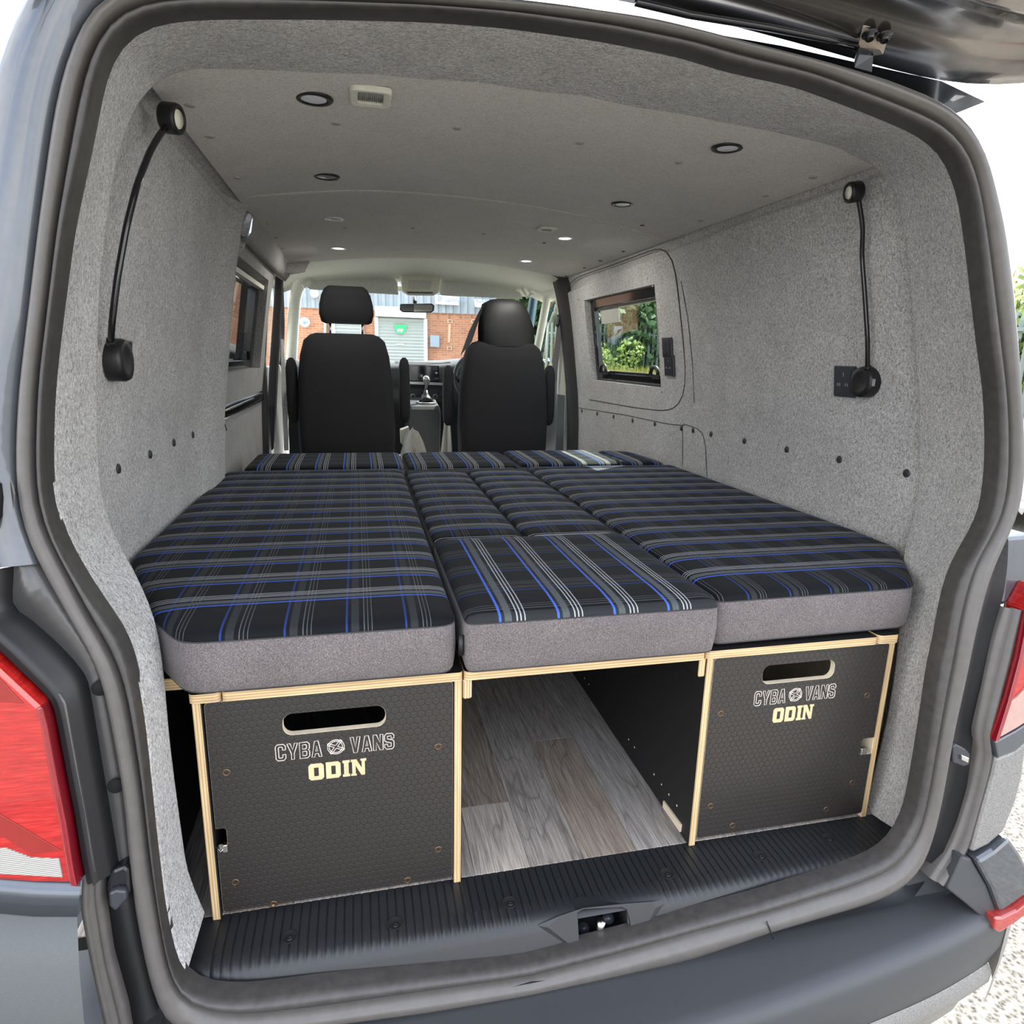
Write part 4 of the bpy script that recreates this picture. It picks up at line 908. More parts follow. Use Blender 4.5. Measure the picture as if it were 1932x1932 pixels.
cushion('middle crosswise cushion behind the front seats', [(-.225, 1.55), (.235, 1.55), (.235, 1.96), (-.225, 1.96)], CZ0, CZ1+.002, plaid('blue check far middle', 0, -.20, 1.62, pm=.107), r=.03, grp=G1)
cushion('right crosswise cushion with the patch of sunlight', [(.245, 1.55), (.70, 1.55), (.71, 1.96), (.25, 1.96)], CZ0, CZ1+.006, plaid('blue check far right', 0, .27, 1.6, pm=.107), r=.03, grp=G1)
cushion('small dark cushion in the far right corner of the bed', [(.71, 1.55), (.90, 1.55), (.88, 1.90), (.72, 1.95)], CZ0, CZ1+.004, plaid('dark check corner', 0, .74, 1.6, pm=.107), r=.03, grp=G1)
zb = MB().tube([(-.249, -.02, .535), (-.250, -.024, .515), (-.249, -.02, .498)], .005, 6); zb.build('zip_end', BLACK, cc)
sup = thing('bed_platform', 'black board carrying the far cushions above the floor', 'platform', (0, 1.7, .3))
board('top_board', -.88, .88, UY+.004, 1.97, Z1, Z2, sup, 2)
board('front_board', -.80, .80, 1.88, 1.895, .0, Z1, sup, 1)

# ------------------------------------------------------------------ lamps, sockets
def downlight(px, py, label, bez, dif=None):
    p = atC(px, py); nrm = Vector((-(p.x-.02)*.12*-1, 0, -1)).normalized()
    t = thing('ceiling_light', label, 'ceiling light', p, 'round spotlights in the ceiling')
    MB().disc(p+Vector((0, 0, .001)), (0, 0, -1), .0375, .004, 32, prof=[(1, 0), (1, .002), (.94, .0045), (.72, .0045), (.66, .002), (.66, -.004), (0, -.004)]).build('bezel', bez, t)
    MB().disc(p+Vector((0, 0, -.0005)), (0, 0, -1), .0245, .002, 28, prof=[(1, 0), (1, .001), (.9, .002), (0, .0025)]).build('diffuser', dif or WHITEP, t)
DIMD = plain('unlit grey diffuser', (.30, .30, .32), .3)
GLOWD = plain('white diffuser with added glow', (.9, .9, .85), .3); GLOWD.node_tree.nodes['Principled BSDF'].inputs['Emission Color'].default_value = (1, .98, .93, 1); GLOWD.node_tree.nodes['Principled BSDF'].inputs['Emission Strength'].default_value = 3  # glow added to these diffusers to go with the fill lights below
WHR = plain('white bezel', (.85, .85, .82), .35)
downlight(593, 186, 'black-rimmed round ceiling light beside the square lamp at the rear', BLACK)
downlight(1372, 279, 'black-rimmed round ceiling light at the rear above the right wall', BLACK)
downlight(616, 333, 'grey-faced ceiling light just behind the roof seam on the left side', BLACK, DIMD)
downlight(1174, 385, 'black-rimmed ceiling light just behind the roof seam on the right side', BLACK)
downlight(630, 413, 'dark ceiling light just ahead of the roof seam on the left side', WHR, DIMD)
downlight(1066, 449, 'small ceiling light next to the tilted square lamp ahead of the seam', WHR, GLOWD)
downlight(638, 468, 'bright white ceiling light nearest the cab on the left side', WHR, GLOWD)
downlight(993, 492, 'bright white ceiling light nearest the cab on the right side', WHR, GLOWD)
def squarelamp(px, py, label, w=.082):
    p = atC(px, py); t = thing('square_ceiling_lamp', label, 'ceiling lamp', p)
    o_ = [(a, b) for a, b in rrect(0, 0, w, w*1.12, .014)]; i_ = [(a, b) for a, b in rrect(0, 0, w*.62, w*.74, .008)]
    m = MB(); L_ = lambda l, z: [Vector((p.x+a, p.y+b, p.z+z)) for a, b in l+[l[0]]]
    m.loft([L_(o_, 0), L_(o_, -.006), L_([(a*.93, b*.93) for a, b in o_], -.010), L_(i_, -.008), L_(i_, -.001)], smooth=False); m.build('surround', CREAM, t, bevel=.001)
    g = MB(); k = 14
    for j in range(k):
        x = -w*.30+w*.60*j/(k-1); g.tube([(p.x+x, p.y-w*.35, p.z-.003), (p.x+x, p.y+w*.35, p.z-.003)], w*.022, 5)
    g.build('ribbed_lens', plain('clear ribbed lens', (.45, .45, .42), .12, .2), t)['kind'] = 'stuff'
for px, py in ((638, 468), (993, 492), (1066, 449)):  # fill lights added under three lamps to brighten the far interior
    p = atC(px, py); l_ = bpy.data.lights.new('added_fill', 'AREA'); l_.shape = 'DISK'; l_.size = .045; l_.energy = .55; l_.color = (1, .97, .90)
    lo_ = bpy.data.objects.new('added_fill', l_); COL.objects.link(lo_); lo_.location = p+Vector((0, 0, -.008))
squarelamp(699, 178, 'square cream lamp with a ribbed clear lens beside the rear left spotlight')
squarelamp(1032, 431, 'small cream square lamp ahead of the roof seam on the right side', .07)
def reading(s, base, stem, head, nrm, label, br, hr, facex):
    pts = [atW(px, py, s, off) for px, py, off in stem]
    b = atW(*base, s, 0)
    t = thing('reading_lamp', label, 'reading lamp', b)
    MB().disc(b, (-s, 0, 0), br, .03, 32, prof=[(1, 0), (1, .024), (.92, .031), (.6, .031), (.55, .030), (0, .030)]).build('base', BLACK, t)
    MB().tube(resample(smooth(resample(pts, 60), 5), 60), .0058, 10).build('gooseneck', BLACKG, t)
    MB().tube([pts[0], pts[0].lerp(pts[1], .35)], .0078, 10).build('collar', BLACK, t)
    h = atW(*head, s, .05); n_ = Vector(nrm).normalized()
    MB().disc(h-n_*.012, n_, hr, .03, 28, prof=[(.3, -.004), (.9, 0), (1, .005), (1, .026), (.93, .031), (.70, .031), (.68, .028), (0, .028)]).build('head', BLACK, t)
    MB().disc(h+n_*.0165, n_, hr*.62, .003, 24, prof=[(1, 0), (.95, .0015), (0, .003)]).build('lens', LENS, t)
    return t
reading(-1, (207, 679), [(209,648,.02),(210,630,.03),(212,600,.035),(222,520,.04),(238,430,.045),(258,350,.05),(283,285,.05),(302,253,.05),(316,236,.05)], (320,223), (1, -.25, -.10), 'black gooseneck reading lamp on the left wall, bent in a long curve', .040, .027, 0)
sh_t = reading(1, (1641, 721), [(1637,697,.02),(1637,680,.025),(1637,640,.03),(1632,560,.03),(1626,480,.03),(1628,430,.035),(1623,393,.04),(1619,372,.045)], (1614,362), (-.93, .15, -.15), 'black gooseneck reading lamp on the right wall standing nearly straight', .040, .024, 0)
b = atW(1654, 722, 1, .018); MB().box((b.x-.012, b.y-.002, b.z-.009), (b.x-.006, b.y+.002, b.z+.009)).build('switch', SLOT, sh_t)
def socket(name, px, py, s, w, h, label, kind, grp=None):
    p = atW(px, py, s, 0); q = wx_(p.z+h/2, s)-wx_(p.z-h/2, s)
    t = thing(name, label, 'socket' if kind != 'switch' else 'switch', p, grp)
    def bx(y0, y1, z0, z1, d0, d1, nm, mat, bev=.002):
        m = MB(); X = lambda z, d: wx_(z, s)-s*d
        m.prism([(X(z0, d0), y0, z0), (X(z0, d0), y1, z0), (X(z1, d0), y1, z1), (X(z1, d0), y0, z1)], (-s*(d1-d0), 0, 0)); return m.build(nm, mat, t, bevel=bev)
    bx(p.y-w/2, p.y+w/2, p.z-h/2, p.z+h/2, 0, .009, 'plate', SOCK, .003)
    bx(p.y-w*.36, p.y+w*.36, p.z-h*.38, p.z+h*.38, .009, .0105, 'insert', SOCK, .001)
    if kind == 'socket':
        for y, z, a, b_ in ((0, .22, .0012, .006), (-.16, -.10, .0016, .004), (-.26, -.10, .0016, .004), (.10, -.10, .0016, .004), (.2, -.10, .0016, .004)):
            bx(p.y-y*w-a, p.y-y*w+a, p.z+z*h-b_, p.z+z*h+b_, .0105, .011, 'slot', SLOT, 0)
    else:
        for y in (-.18, .18): bx(p.y+y*w-w*.15, p.y+y*w+w*.15, p.z-h*.3, p.z+h*.3, .0105, .013, 'rocker', SOCK, .001)
    return t
socket('wall_socket', 1597, 720, 1, .082, .084, 'black socket plate beside the reading lamp on the right wall', 'socket')
socket('wall_socket', 231, 679, -1, .060, .075, 'black socket plate half hidden by the left reading lamp base', 'socket')
socket('wall_socket', 1265, 690, 1, .088, .088, 'lower dark socket plate next to the right window', 'socket')
socket('wall_switch', 1261, 656, 1, .088, .084, 'upper dark switch plate next to the right window', 'switch')

# ------------------------------------------------------------------ the cab
def roundbox(m, a, b, r=.0): return m.box(a, b)
def seatthing(label, xc, yb, ztop, w, sgn, headlabel=None):
    t = thing('driver_seat' if False else 'front_seat', label, 'seat', (xc, yb, .1))
    m = MB(); rows = []
    prof_ = [(.15, .45, .10), (.35, .47, .11), (.6, .485, .11), (.85, .47, .10), (ztop-.12, .44, .09), (ztop-.04, .40, .075), (ztop-.01, .34, .05), (ztop, .28, .02)]
    for z, wd, th in prof_:
        rr_ = rrect(xc, 0, wd*w/.5, th*2, min(.05, th*.9), 5); lean = (z-.3)*.02
        rows.append([Vector((p[0], yb+lean+p[1], z)) for p in rr_]); rows[-1].append(rows[-1][0])
    m.loft(rows); m.add(rows[-1][:-1], [tuple(range(len(rows[-1])-1))], 0, True); m.build('backrest', SEATF, t)
    MB().box((xc-w*.48, yb+.05, .12), (xc+w*.48, yb+.55, .32)).build('seat_cushion', SEATF, t, bevel=.04, seg=3)
    return t
def armrest(t, x, y, z0, z1, w=.055, xt=0):
    m = MB(); r_ = []
    for z, k in ((z0, .4), (z0+.02, .85), (z0+.06, 1), ((z0+z1)/2, 1), (z1-.05, .95), (z1-.015, .7), (z1, .3)):
        rr_ = rrect(x+xt*(z-z0), 0, w*k, .10*k, .02*k, 4); r_.append([Vector((p[0], y+p[1], z)) for p in rr_]+[Vector((rr_[0][0], y+rr_[0][1], z))])
    m.loft(r_); m.add(r_[-1][:-1], [tuple(range(len(r_[-1])-1))]); m.add(r_[0][:-1], [tuple(range(len(r_[0])-1))]); m.build('armrest', SEATF, t)
SY = 2.75
A_ = lambda px, py, y=2.7: at(px, py, y=y)
sL_ = seatthing('black passenger seat with a bare headrest on two steel posts', A_(652, 700).x, SY, A_(650, 633).z+.012, .54, -1)
# headrest
def headrest(t, xc, z0, z1, w0, w1, y, mat=SEATF, name='headrest'):
    m = MB(); r_ = []
    for k, (u, ww) in enumerate(((0, .80), (.05, .93), (.25, 1.0), (.5, .98), (.75, .90), (.92, .78), (1, .66))):
        w_ = (w0+(w1-w0)*0)*ww; rr_ = rrect(0, 0, w_, .11*(1 if .1 < u < .95 else .6), .03, 5); z = z0+(z1-z0)*u
        r_.append([Vector((xc+p[0], y+p[1], z)) for p in rr_]); r_[-1].append(r_[-1][0])
    m.loft(r_); m.add(r_[-1][:-1], [tuple(range(len(r_[-1])-1))]); m.add(r_[0][:-1], [tuple(range(len(r_[0])-1))]); return m.build(name, mat, t)
h0, h1 = A_(653, 610), A_(653, 538)
headrest(sL_, A_(653, 575).x, h0.z, h1.z, A_(705, 590).x-A_(600, 590).x, 0, SY+.03)
for px in (622, 684):
    a, b = A_(px, 636), A_(px, 606); MB().tube([(a.x, SY+.03, a.z), (b.x, SY+.03, b.z+.01)], .007, 8).build('post', METAL, sL_)
    MB().box((a.x-.022, SY+.005, a.z-.012), (a.x+.022, SY+.055, a.z+.008)).build('post_guide', BLACK, sL_, bevel=.004)
for px, s_ in ((546, 1), (764, 1)):
    a = A_(px, 675); b = A_(px, 800); armrest(sL_, a.x, SY+.03, b.z, a.z, .06)
sR_ = seatthing('black driver seat with a loose cover pulled over its headrest', A_(953, 700).x, SY, A_(950, 648).z+.012, .535, 1)
m = MB(); r_ = []
cr_ = [(A_(906, 652), A_(1010, 655)), (A_(905, 640), A_(1012, 645)), (A_(904, 615), A_(1010, 620)), (A_(908, 590), A_(1004, 598)), (A_(916, 570), A_(996, 578)), (A_(930, 563), A_(985, 567)), (A_(945, 561), A_(970, 563))]
for i, (a, b) in enumerate(cr_):
    th = (.07, .075, .075, .07, .055, .035, .012)[i]; n_ = 22
    ring_ = []
    for k in range(n_):
        q = 2*PI*k/n_; wob = 1+.05*math.sin(3*q+i)+.03*math.sin(7*q-i*2)
        ring_.append(Vector(((a.x+b.x)/2+(b.x-a.x)/2*math.copysign(abs(math.cos(q))**.6, math.cos(q))*wob, SY+.02+th*math.sin(q)*wob, (a.z+b.z)/2)))
    ring_.append(ring_[0]); r_.append(ring_)
m.loft(r_); m.add(r_[-1][:-1], [tuple(range(n_))]); m.build('headrest_cover', plain('black slippery cover', (.012, .012, .013), .6, bump=.5, sc=14), sR_)
# cover flap running down in front of the seat to the wheel side
m = MB(); m.loft([[A_(915, 572), A_(905, 600), A_(890, 645)], [at(905, 585, y=2.95), at(885, 625, y=2.98), at(868, 672, y=3.0)]]); m.build('cover_flap', SEATF, sR_)
for px in (849, 1044):
    a = A_(px, 690); b = A_(px, 805); armrest(sR_, a.x, SY+.03, b.z, a.z, .06)
MB().box((A_(1000, 700).x, SY-.05, .3), (A_(1000, 700).x+.01, SY-.04, .31)).build('label_tab', BLACK, sR_)

# headlining of the cab, visors, console, mirror
hd = MB(); hr = []
for Y, dz, hw in ((2.70, .0, .93), (2.95, -.01, .93), (3.2, -.02, .92), (3.42, -.035, .90), (3.52, -.06, .88)):
    hr.append([Vector((x, Y+(.22*((x-.02)/.8)**2 if Y < 2.9 else 0), ceil_z(x)+dz+.004+(-.25*max(0, abs(x)-.72)))) for x in [-hw+2*hw*i/24 for i in range(25)]])
hd.loft(hr); struct('trim_3', hd, CREAM)
GY = 3.45
for lab, pts in (('pale sun visor folded up above the passenger side', [(588,527),(705,523),(742,524),(750,532),(752,556),(738,555),(585,546),(577,540)]), ('pale sun visor folded up above the driver side', [(832,530),(870,531),(960,541),(982,552),(987,564),(960,563),(832,557),(827,548)])):
    m = MB(); m.prism([at(*p, y=GY+.004*i) for i, p in enumerate(pts)], (0, .02, 0)); o = m.build('sun_visor', CREAM2, bevel=.006); tag(o, lab, 'sun visor')
t = thing('overhead_console', 'cream overhead console between the two sun visors', 'console', at(792, 520, y=3.38))
m = MB(); m.prism([at(*p, y=3.38) for p in ((757,517),(833,520),(828,552),(818,557),(770,556),(759,549))], (0, .06, 0)); m.build('housing', CREAM, t, bevel=.01)
m = MB(); m.prism([at(*p, y=3.372) for p in ((771,528),(815,530),(812,545),(771,544))], (0, .02, 0)); m.build('cover', CREAM2, t, bevel=.002)
m = MB(); m.prism([at(*p, y=3.372) for p in ((767,550),(818,551),(816,554),(769,553))], (0, .02, 0)); m.build('lamp_slot', SOCK, t, bevel=.001)
t = thing('rear_view_mirror', 'black-framed rear-view mirror hanging from the windscreen', 'mirror', at(786, 580, y=3.5))
m = MB(); m.prism([at(*p, y=3.5) for p in ((755,573),(815,572),(820,576),(819,586),(814,590),(760,589),(754,584))], (0, .03, 0)); m.build('shell', BLACKG, t, bevel=.006)
m = MB(); m.prism([at(*p, y=3.494) for p in ((781,574.5),(812,574),(816.5,577),(815.5,586),(812,588),(781,588))], (0, .01, 0)); m.build('mirror_glass', MIRR, t)
MB().tube([at(783, 574, y=3.52), at(782, 562, y=3.58)], .014, 8).build('stalk', BLACK, t)
for nm, pts, lb in (('grab_handle', [(569,535),(572,529),(585,521),(588,524),(586,534),(575,542)], 'pale grab handle on the passenger side windscreen pillar'), ('grab_handle', [(985,545),(992,542),(1006,556),(1000,556),(995,562)], 'pale grab handle recess on the driver side windscreen pillar')):
    q = [at(*p, y=3.42) for p in pts]; m = MB(); m.tube(q+[q[0]], .008, 6); o = m.build(nm, WHR, None); tag(o, lb, 'grab handle')

# windscreen, pillars, door frames
def pillar(name, pts, w, mat, d=.05):
    """pts: (px, py, y) centre line; w width across"""
    q = [at(a, b, y=c) for a, b, c in pts]; q = resample(smooth(resample(q, 40), 4), 24)
    rows = [[p+Vector((-w/2, 0, 0)), p+Vector((-w*.4, -d*.6, 0)), p+Vector((0, -d, 0)), p+Vector((w*.4, -d*.6, 0)), p+Vector((w/2, 0, 0)), p+Vector((w/2, .03, 0)), p+Vector((-w/2, .03, 0)), p+Vector((-w/2, 0, 0))] for p in q]
    return struct(name, MB().loft(rows), mat)
pillar('trim_4', [(590,500,3.3),(566,530,3.4),(556,560,3.6),(552,620,3.8),(549,690,4.0)], .075, CREAM)
pillar('trim_5', [(985,500,3.2),(1010,540,3.3),(1026,575,3.4),(1040,610,3.5),(1048,690,3.6)], .05, CREAM, .03) if False else None
w3 = thing('window_3', None, None, (0, 4, .9)); w3['kind'] = 'structure'
MB().add([(-.80, 4.15, .93), (.86, 4.15, .93), (.80, 3.55, 1.45), (-.74, 3.55, 1.45)], [(0, 1, 2, 3)]).build('window_pane', WSG, w3)
ap = MB(); ap.tube([(.84, 4.15, .9), (.845, 3.85, 1.2), (.80, 3.55, 1.44), (.80, 3.3, 1.50)], .035, 8); struct('trim_5', ap, TEAL)
ap = MB(); ap.tube([(.90, 3.95, .85), (.88, 3.62, 1.22), (.84, 3.35, 1.42), (.86, 3.05, 1.455), (.90, 2.95, 1.3)], .03, 8); struct('trim_6', ap, CREAM)
MB().tube([(-.79, 3.55, 1.44), (.80, 3.55, 1.44)], .02, 6).build('upper_edge', CREAM, w3)
# right door: card, glass, B pillar, belt
d2_ = thing('door_2', None, None, (.98, 3.4, .2)); d2_['kind'] = 'structure'
MB().box((.93, 3.0, -.1), (.97, 4.1, .90)).build('door_card', GREYP, d2_, bevel=.01)
MB().box((.915, 3.0, .88), (.97, 4.1, .93)).build('sill_cap', DASH, d2_, bevel=.006)
MB().add([(.945, 3.05, .93), (.945, 3.9, .93), (.90, 3.5, 1.38), (.88, 3.1, 1.42)], [(0, 1, 2, 3)]).build('window_pane', GLASS, d2_)
bp = MB(); bp.loft([[Vector((wx_(z, 1)+.03, 2.86, z)), Vector((wx_(z, 1)-.03, 2.88, z)), Vector((wx_(z, 1)-.035, 3.0, z)), Vector((wx_(z, 1)+.03, 3.02, z))] for z in steps(-.1, 1.48, 12)]); struct('trim_7', bp, plain('dark pillar carpet', (.045, .042, .042), .95))
cp2 = MB(); cp2.prism([at(*p, y=3.05) for p in ((1050,565),(1060,600),(1066,640),(1068,700),(1067,760),(1064,850),(1050,850),(1052,760),(1055,690),(1055,600))], (0, .03, 0)); struct('trim_8', cp2, CREAM)
cp3 = MB(); cp3.prism([at(*p, y=3.04) for p in ((1053,744),(1066,746),(1063,850),(1048,850))], (0, .03, 0)); struct('trim_9', cp3, GREYP)
belt = thing('seat_belt', 'grey seat belt hanging from its anchor beside the driver seat', 'seat belt', at(1052, 600, y=3.0))
MB().tube([at(*p, y=3.0) for p in ((1053,594),(1055,600),(1052,612),(1050,616))], .012, 8).build('anchor', SOCK, belt)
bm_ = MB(); q = [at(*p, y=3.0) for p in ((1051,612),(1047,650),(1043,690),(1040,720))]; bm_.loft([q, [p+Vector((.035, 0, 0)) for p in q], [p+Vector((.035, .004, 0)) for p in q], [p+Vector((0, .004, 0)) for p in q], q], smooth=False); bm_.build('strap', plain('grey webbing', (.20, .20, .20), .8), belt)
# left door and pillars
d3_ = thing('door_3', None, None, (-.98, 3.4, .2)); d3_['kind'] = 'structure'
MB().box((-1.0, 3.0, -.1), (-.95, 4.1, .92)).build('door_card', GREYP, d3_, bevel=.01)
MB().add([(-.96, 3.05, .92), (-.96, 4.0, .92), (-.88, 3.5, 1.40), (-.88, 3.1, 1.42)], [(0, 1, 2, 3)]).build('window_pane', GLASS, d3_)
MB().tube([(-.955, 3.04, .9), (-.90, 3.06, 1.42), (-.86, 3.4, 1.44), (-.9, 3.75, 1.2), (-.95, 4.05, .92)], .02, 8).build('window_rubber', BLACK, d3_)
m = MB(); m.prism([at(*p, y=3.0) for p in ((519,520),(532,515),(528,600),(522,700),(515,850),(500,850),(507,700),(514,600))], (0, .10, 0)); struct('trim_10', m, MATS['dark pillar carpet'], bevel=.01)
m = MB(); m.prism([at(*p, y=3.05) for p in ((530,640),(534,640),(541,730),(545,850),(536,850),(531,740))], (0, .03, 0)); struct('trim_11', m, WHR)
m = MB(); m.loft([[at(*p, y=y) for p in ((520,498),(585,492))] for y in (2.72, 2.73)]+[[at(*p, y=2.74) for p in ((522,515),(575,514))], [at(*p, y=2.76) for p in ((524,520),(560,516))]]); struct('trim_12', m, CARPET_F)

# dashboard
dsh = thing('dashboard', 'slate grey dashboard with screen, silver trim and round heater knobs', 'dashboard', (0, 3.7, .6))
dr_ = []
for Y, z in ((4.15, .93), (3.85, .965), (3.66, .955), (3.60, .93), (3.585, .90), (3.59, .80), (3.62, .77), (3.60, .755), (3.62, .66), (3.70, .58), (3.72, .3)):
    dr_.append([Vector((x, Y+.05*(abs(x)**2), z+(.035*math.exp(-((x-.5)/.28)**2) if z > .78 else 0)+(.01*x if z > .9 else 0))) for x in steps(-.9, .9, 30)])
MB().loft(dr_).build('body', DASH, dsh)
dy = 3.575
def dpl(nm, pts, mat, y=dy, th=.015, bev=.002, par=dsh):
    m = MB(); m.prism([at(*p, y=y) for p in pts], (0, th, 0)); return m.build(nm, mat, par, bevel=bev)
dpl('screen_surround', [(767,688),(828,690),(829,720),(771,718)], BLACKG)
sc_ = dpl('screen', [(775,690),(815,692),(816,714),(777,713)], SCREENM, dy-.003, .006, .001)
for q in ([(817,691),(826,691),(826,699),(818,699)], [(819,712),(828,712),(828,717),(819,717)]): dpl('screen_button', q, SOCK, dy-.004, .006, .001)
p = at(823, 704, y=dy-.002); MB().disc(p, (0, -1, 0), .009, .012, 16).build('volume_knob', DASHG, dsh)
dpl('silver_trim', [(768,719),(850,723),(850,728),(770,725)], DASHG, dy-.004, .01)
dpl('trim_highlight', [(745,681),(830,684),(850,682),(850,685),(800,689),(745,686)], DASHG, dy+.02, .01)
dpl('heater_panel', [(770,732),(850,736),(850,760),(772,757)], BLACK, dy)
for px in (779, 799, 821):
    p = at(px, 747+(px-779)*.02, y=dy-.002)
    MB().disc(p, (0, -1, 0), .0155, .014, 24, prof=[(1, 0), (1, .008), (.82, .012), (.75, .010), (0, .010)]).build('heater_knob', DASHG, dsh)
    MB().disc(p+Vector((0, -.0125, 0)), (0, -1, 0), .0115, .002, 20).build('knob_cap', BLACK, dsh)
dpl('vent', [(832,738),(848,739),(848,748),(832,747)], SOCK, dy-.003, .006)
con = thing('gear_console', 'grey gear console with a silver-ringed gaiter and chrome-topped lever', 'console', at(800, 800, y=3.3))
cr2 = []
for Y, hw, zt in ((3.24, .10, .665), (3.26, .105, .69), (3.42, .105, .705), (3.545, .11, .725)):
    x_ = at(800, 780, y=3.3).x; cr2.append([Vector((x_-hw*1.0, Y, .1)), Vector((x_-hw, Y, zt-.03)), Vector((x_-hw*.9, Y, zt)), Vector((x_+hw*.9, Y, zt)), Vector((x_+hw, Y, zt-.03)), Vector((x_+hw*.9, Y, .1))])
m = MB(); m.loft(cr2, smooth=False); m.add(cr2[0], [tuple(range(6))]); m.build('housing', DASH, con, bevel=.008)
gc = Vector((at(805, 772, y=3.33).x, 3.36, .702))
MB().tube([gc+Vector((.062*math.cos(2*PI*i/24), .08*math.sin(2*PI*i/24), 0)) for i in range(24)], .006, 8, closed=True, cap=False).build('silver_ring', DASHG, con)
MB().tube([gc, gc+Vector((0, .01, .03)), gc+Vector((.0, .015, .055)), gc+Vector((0, .018, .08))], [.055, .035, .018, .012], 14).build('gaiter', BLACK, con)
kx = gc+Vector((.0, .02, .08)); MB().tube([kx, kx+Vector((.004, 0, .03)), kx+Vector((.006, 0, .045)), kx+Vector((.004, -.005, .07)), kx+Vector((.0, -.005, .088)), kx+Vector((0, -.005, .095))], [.009, .010, .018, .024, .018, .004], 14).build('knob', DASHG, con)
sw = thing('steering_wheel', 'dark steering wheel rim showing beside the driver seat', 'steering wheel', at(900, 720, y=3.25))
wc = Vector((at(900, 720, y=3.3).x+.05, 3.35, .86)); wa = Vector((1, 0, 0)); wb_ = Vector((0, .45, .9)).normalized()
MB().tube([wc+(wa*math.cos(2*PI*i/40)+wb_*math.sin(2*PI*i/40))*.19 for i in range(40)], .016, 10, closed=True, cap=False).build('rim', DASHG if False else DASH, sw)
MB().tube([wc-wa*.18, wc+wa*.18], .02, 8).disc(wc, (0, -.9, .45), .07, .03, 18).build('hub', BLACK, sw)
# crumpled cloth between the seats, white bag on the driver side
def crumple(name, label, c, r, hgt, mat, sd_):
    rnd = random.Random(sd_); m = MB(); rows = []
    ph_ = [rnd.uniform(0, 6) for _ in range(6)]
    for i in range(9):
        u = i/8; rows.append([])
        for k in range(28):
            q = 2*PI*k/28; w_ = 1+.16*math.sin(3*q+ph_[0])+.12*math.sin(5*q+ph_[1]+u*4)+.07*math.sin(9*q+ph_[2])
            rr_ = math.cos(u*PI/2)**.7; rows[-1].append(Vector((c[0]+r[0]*rr_*w_*math.cos(q), c[1]+r[1]*rr_*w_*math.sin(q), c[2]+hgt*math.sin(u*PI/2)*(1+.15*math.sin(4*q+ph_[3])+.1*math.sin(7*q+ph_[4])))))
        rows[-1].append(rows[-1][0])
    m.loft(rows, smooth=False); o = m.build(name, mat); tag(o, label, 'cloth' if name != 'paper_bag' else 'bag'); return o
cl = at(780, 850, y=2.95); crumple('crumpled_cloth', 'crumpled white cloths heaped on the floor between the seats', (cl.x, 2.95, -.09), (.12, .13), cl.z+.09+.02, CLOTH, 3)
cl = at(843, 835, y=2.95); crumple('paper_bag', 'crumpled white bag beside the driver seat base', (cl.x, 2.95, -.09), (.05, .06), cl.z+.09+.06, CLOTH, 5)
m = MB(); m.prism([at(*p, y=3.0) for p in ((756,812),(772,806),(774,845),(757,838))], (0, .1, 0)); o = m.build('card_box', plain('pale card', (.5, .48, .4), .8), bevel=.004); tag(o, 'pale card standing behind the white cloths beside the passenger seat', 'box')

# ================================================================== OUTSIDE
gm = MB(); gm.add([(-60, -60, -.63), (60, -60, -.63), (60, 90, -.63), (-60, 90, -.63)], [(0, 1, 2, 3)]); struct('ground', gm, GROUND)
BY = 24.
fm = MB(); fm.box((-14, 4.6, -.66), (4.6, BY, -.622)); o = struct('bounce_slab', fm, plain('pale concrete bounce slab', (.50, .48, .43), .9, var=.12, sc=3)); tag(o, 'unseen pale concrete slab added to bounce light into the cab')  # unseen slab, added to throw sunlight up at the cab headlining
bld = thing('warehouse', 'brick and grey clad warehouse unit seen through the windscreen', 'building', (0, BY, -.63))
zb_ = at(700, 583, y=BY).z
MB().box((-16, BY, -.63), (5.6, BY+6, zb_)).build('brick_wall', BRICK, bld)
cl_ = MB(); x = -16.; rws_ = [[], []]
while x < 5.5:
    for dx, d in ((0, 0), (.05, -.06), (.15, -.06), (.2, 0)): rws_[0].append(Vector((x+dx, BY-.05+d, zb_-.05))); rws_[1].append(Vector((x+dx, BY-.05+d, zb_+3.2)))
    x += .27
cl_.loft(rws_, smooth=False); o = cl_.build('cladding', CLAD, bld)
MB().box((-16, BY-.02, zb_+3.1), (5.6, BY+6, zb_+3.2)).build('parapet', CLAD, bld)
def bpl(nm, pts, mat, y=BY-.04, th=.08, par=bld, bev=0):
    m = MB(); m.prism([at(*p, y=y) for p in pts], (0, th, 0)); return m.build(nm, mat, par, bevel=bev)
for (l, r, top) in ((710, 802, 599), (629, 683, 596)):
    L_, R_ = at(l, 620, y=BY), at(r, 620, y=BY); zt = at(l, top, y=BY).z
    sg = bpl('shutter', [(l, top), (r, top+(r-l)*.036), (r, 690), (l, 690)], SHUT, BY-.10, .08)
    z = zt; k = 0
    while z > .6:
        MB().prism([(L_.x, BY-.12, z), (L_.x, BY-.15, z-.04), (L_.x, BY-.12, z-.09)], (R_.x-L_.x, 0, 0)).build('slat', SHUT, sg); z -= .115; k += 1
    for px in (l, r): q = at(px, 620, y=BY); MB().box((q.x-.06, BY-.2, -.63), (q.x+.06, BY-.05, zt)).build('guide_rail', SIGNW, bld)
bpl('fascia', [(707,577),(804,581),(804,600),(708,596)], HEADB, BY-.4, .35)
bpl('fascia_trim', [(708,594),(804,598),(804,600.5),(708,596.5)], SIGNW, BY-.42, .03)
gs = bpl('green_sign', [(743,612.5),(767.5,613.5),(765,626),(761,629.5),(750,629),(746.5,625)], GREEN, BY-.2, .03)
for q in ([(749,621.5),(753,619.5),(756,623),(753,626),(750,625.5)], [(756,619.8),(760.5,621),(759,625),(756.5,628)]): bpl('white_motif', q, SIGNW, BY-.205, .02, gs)
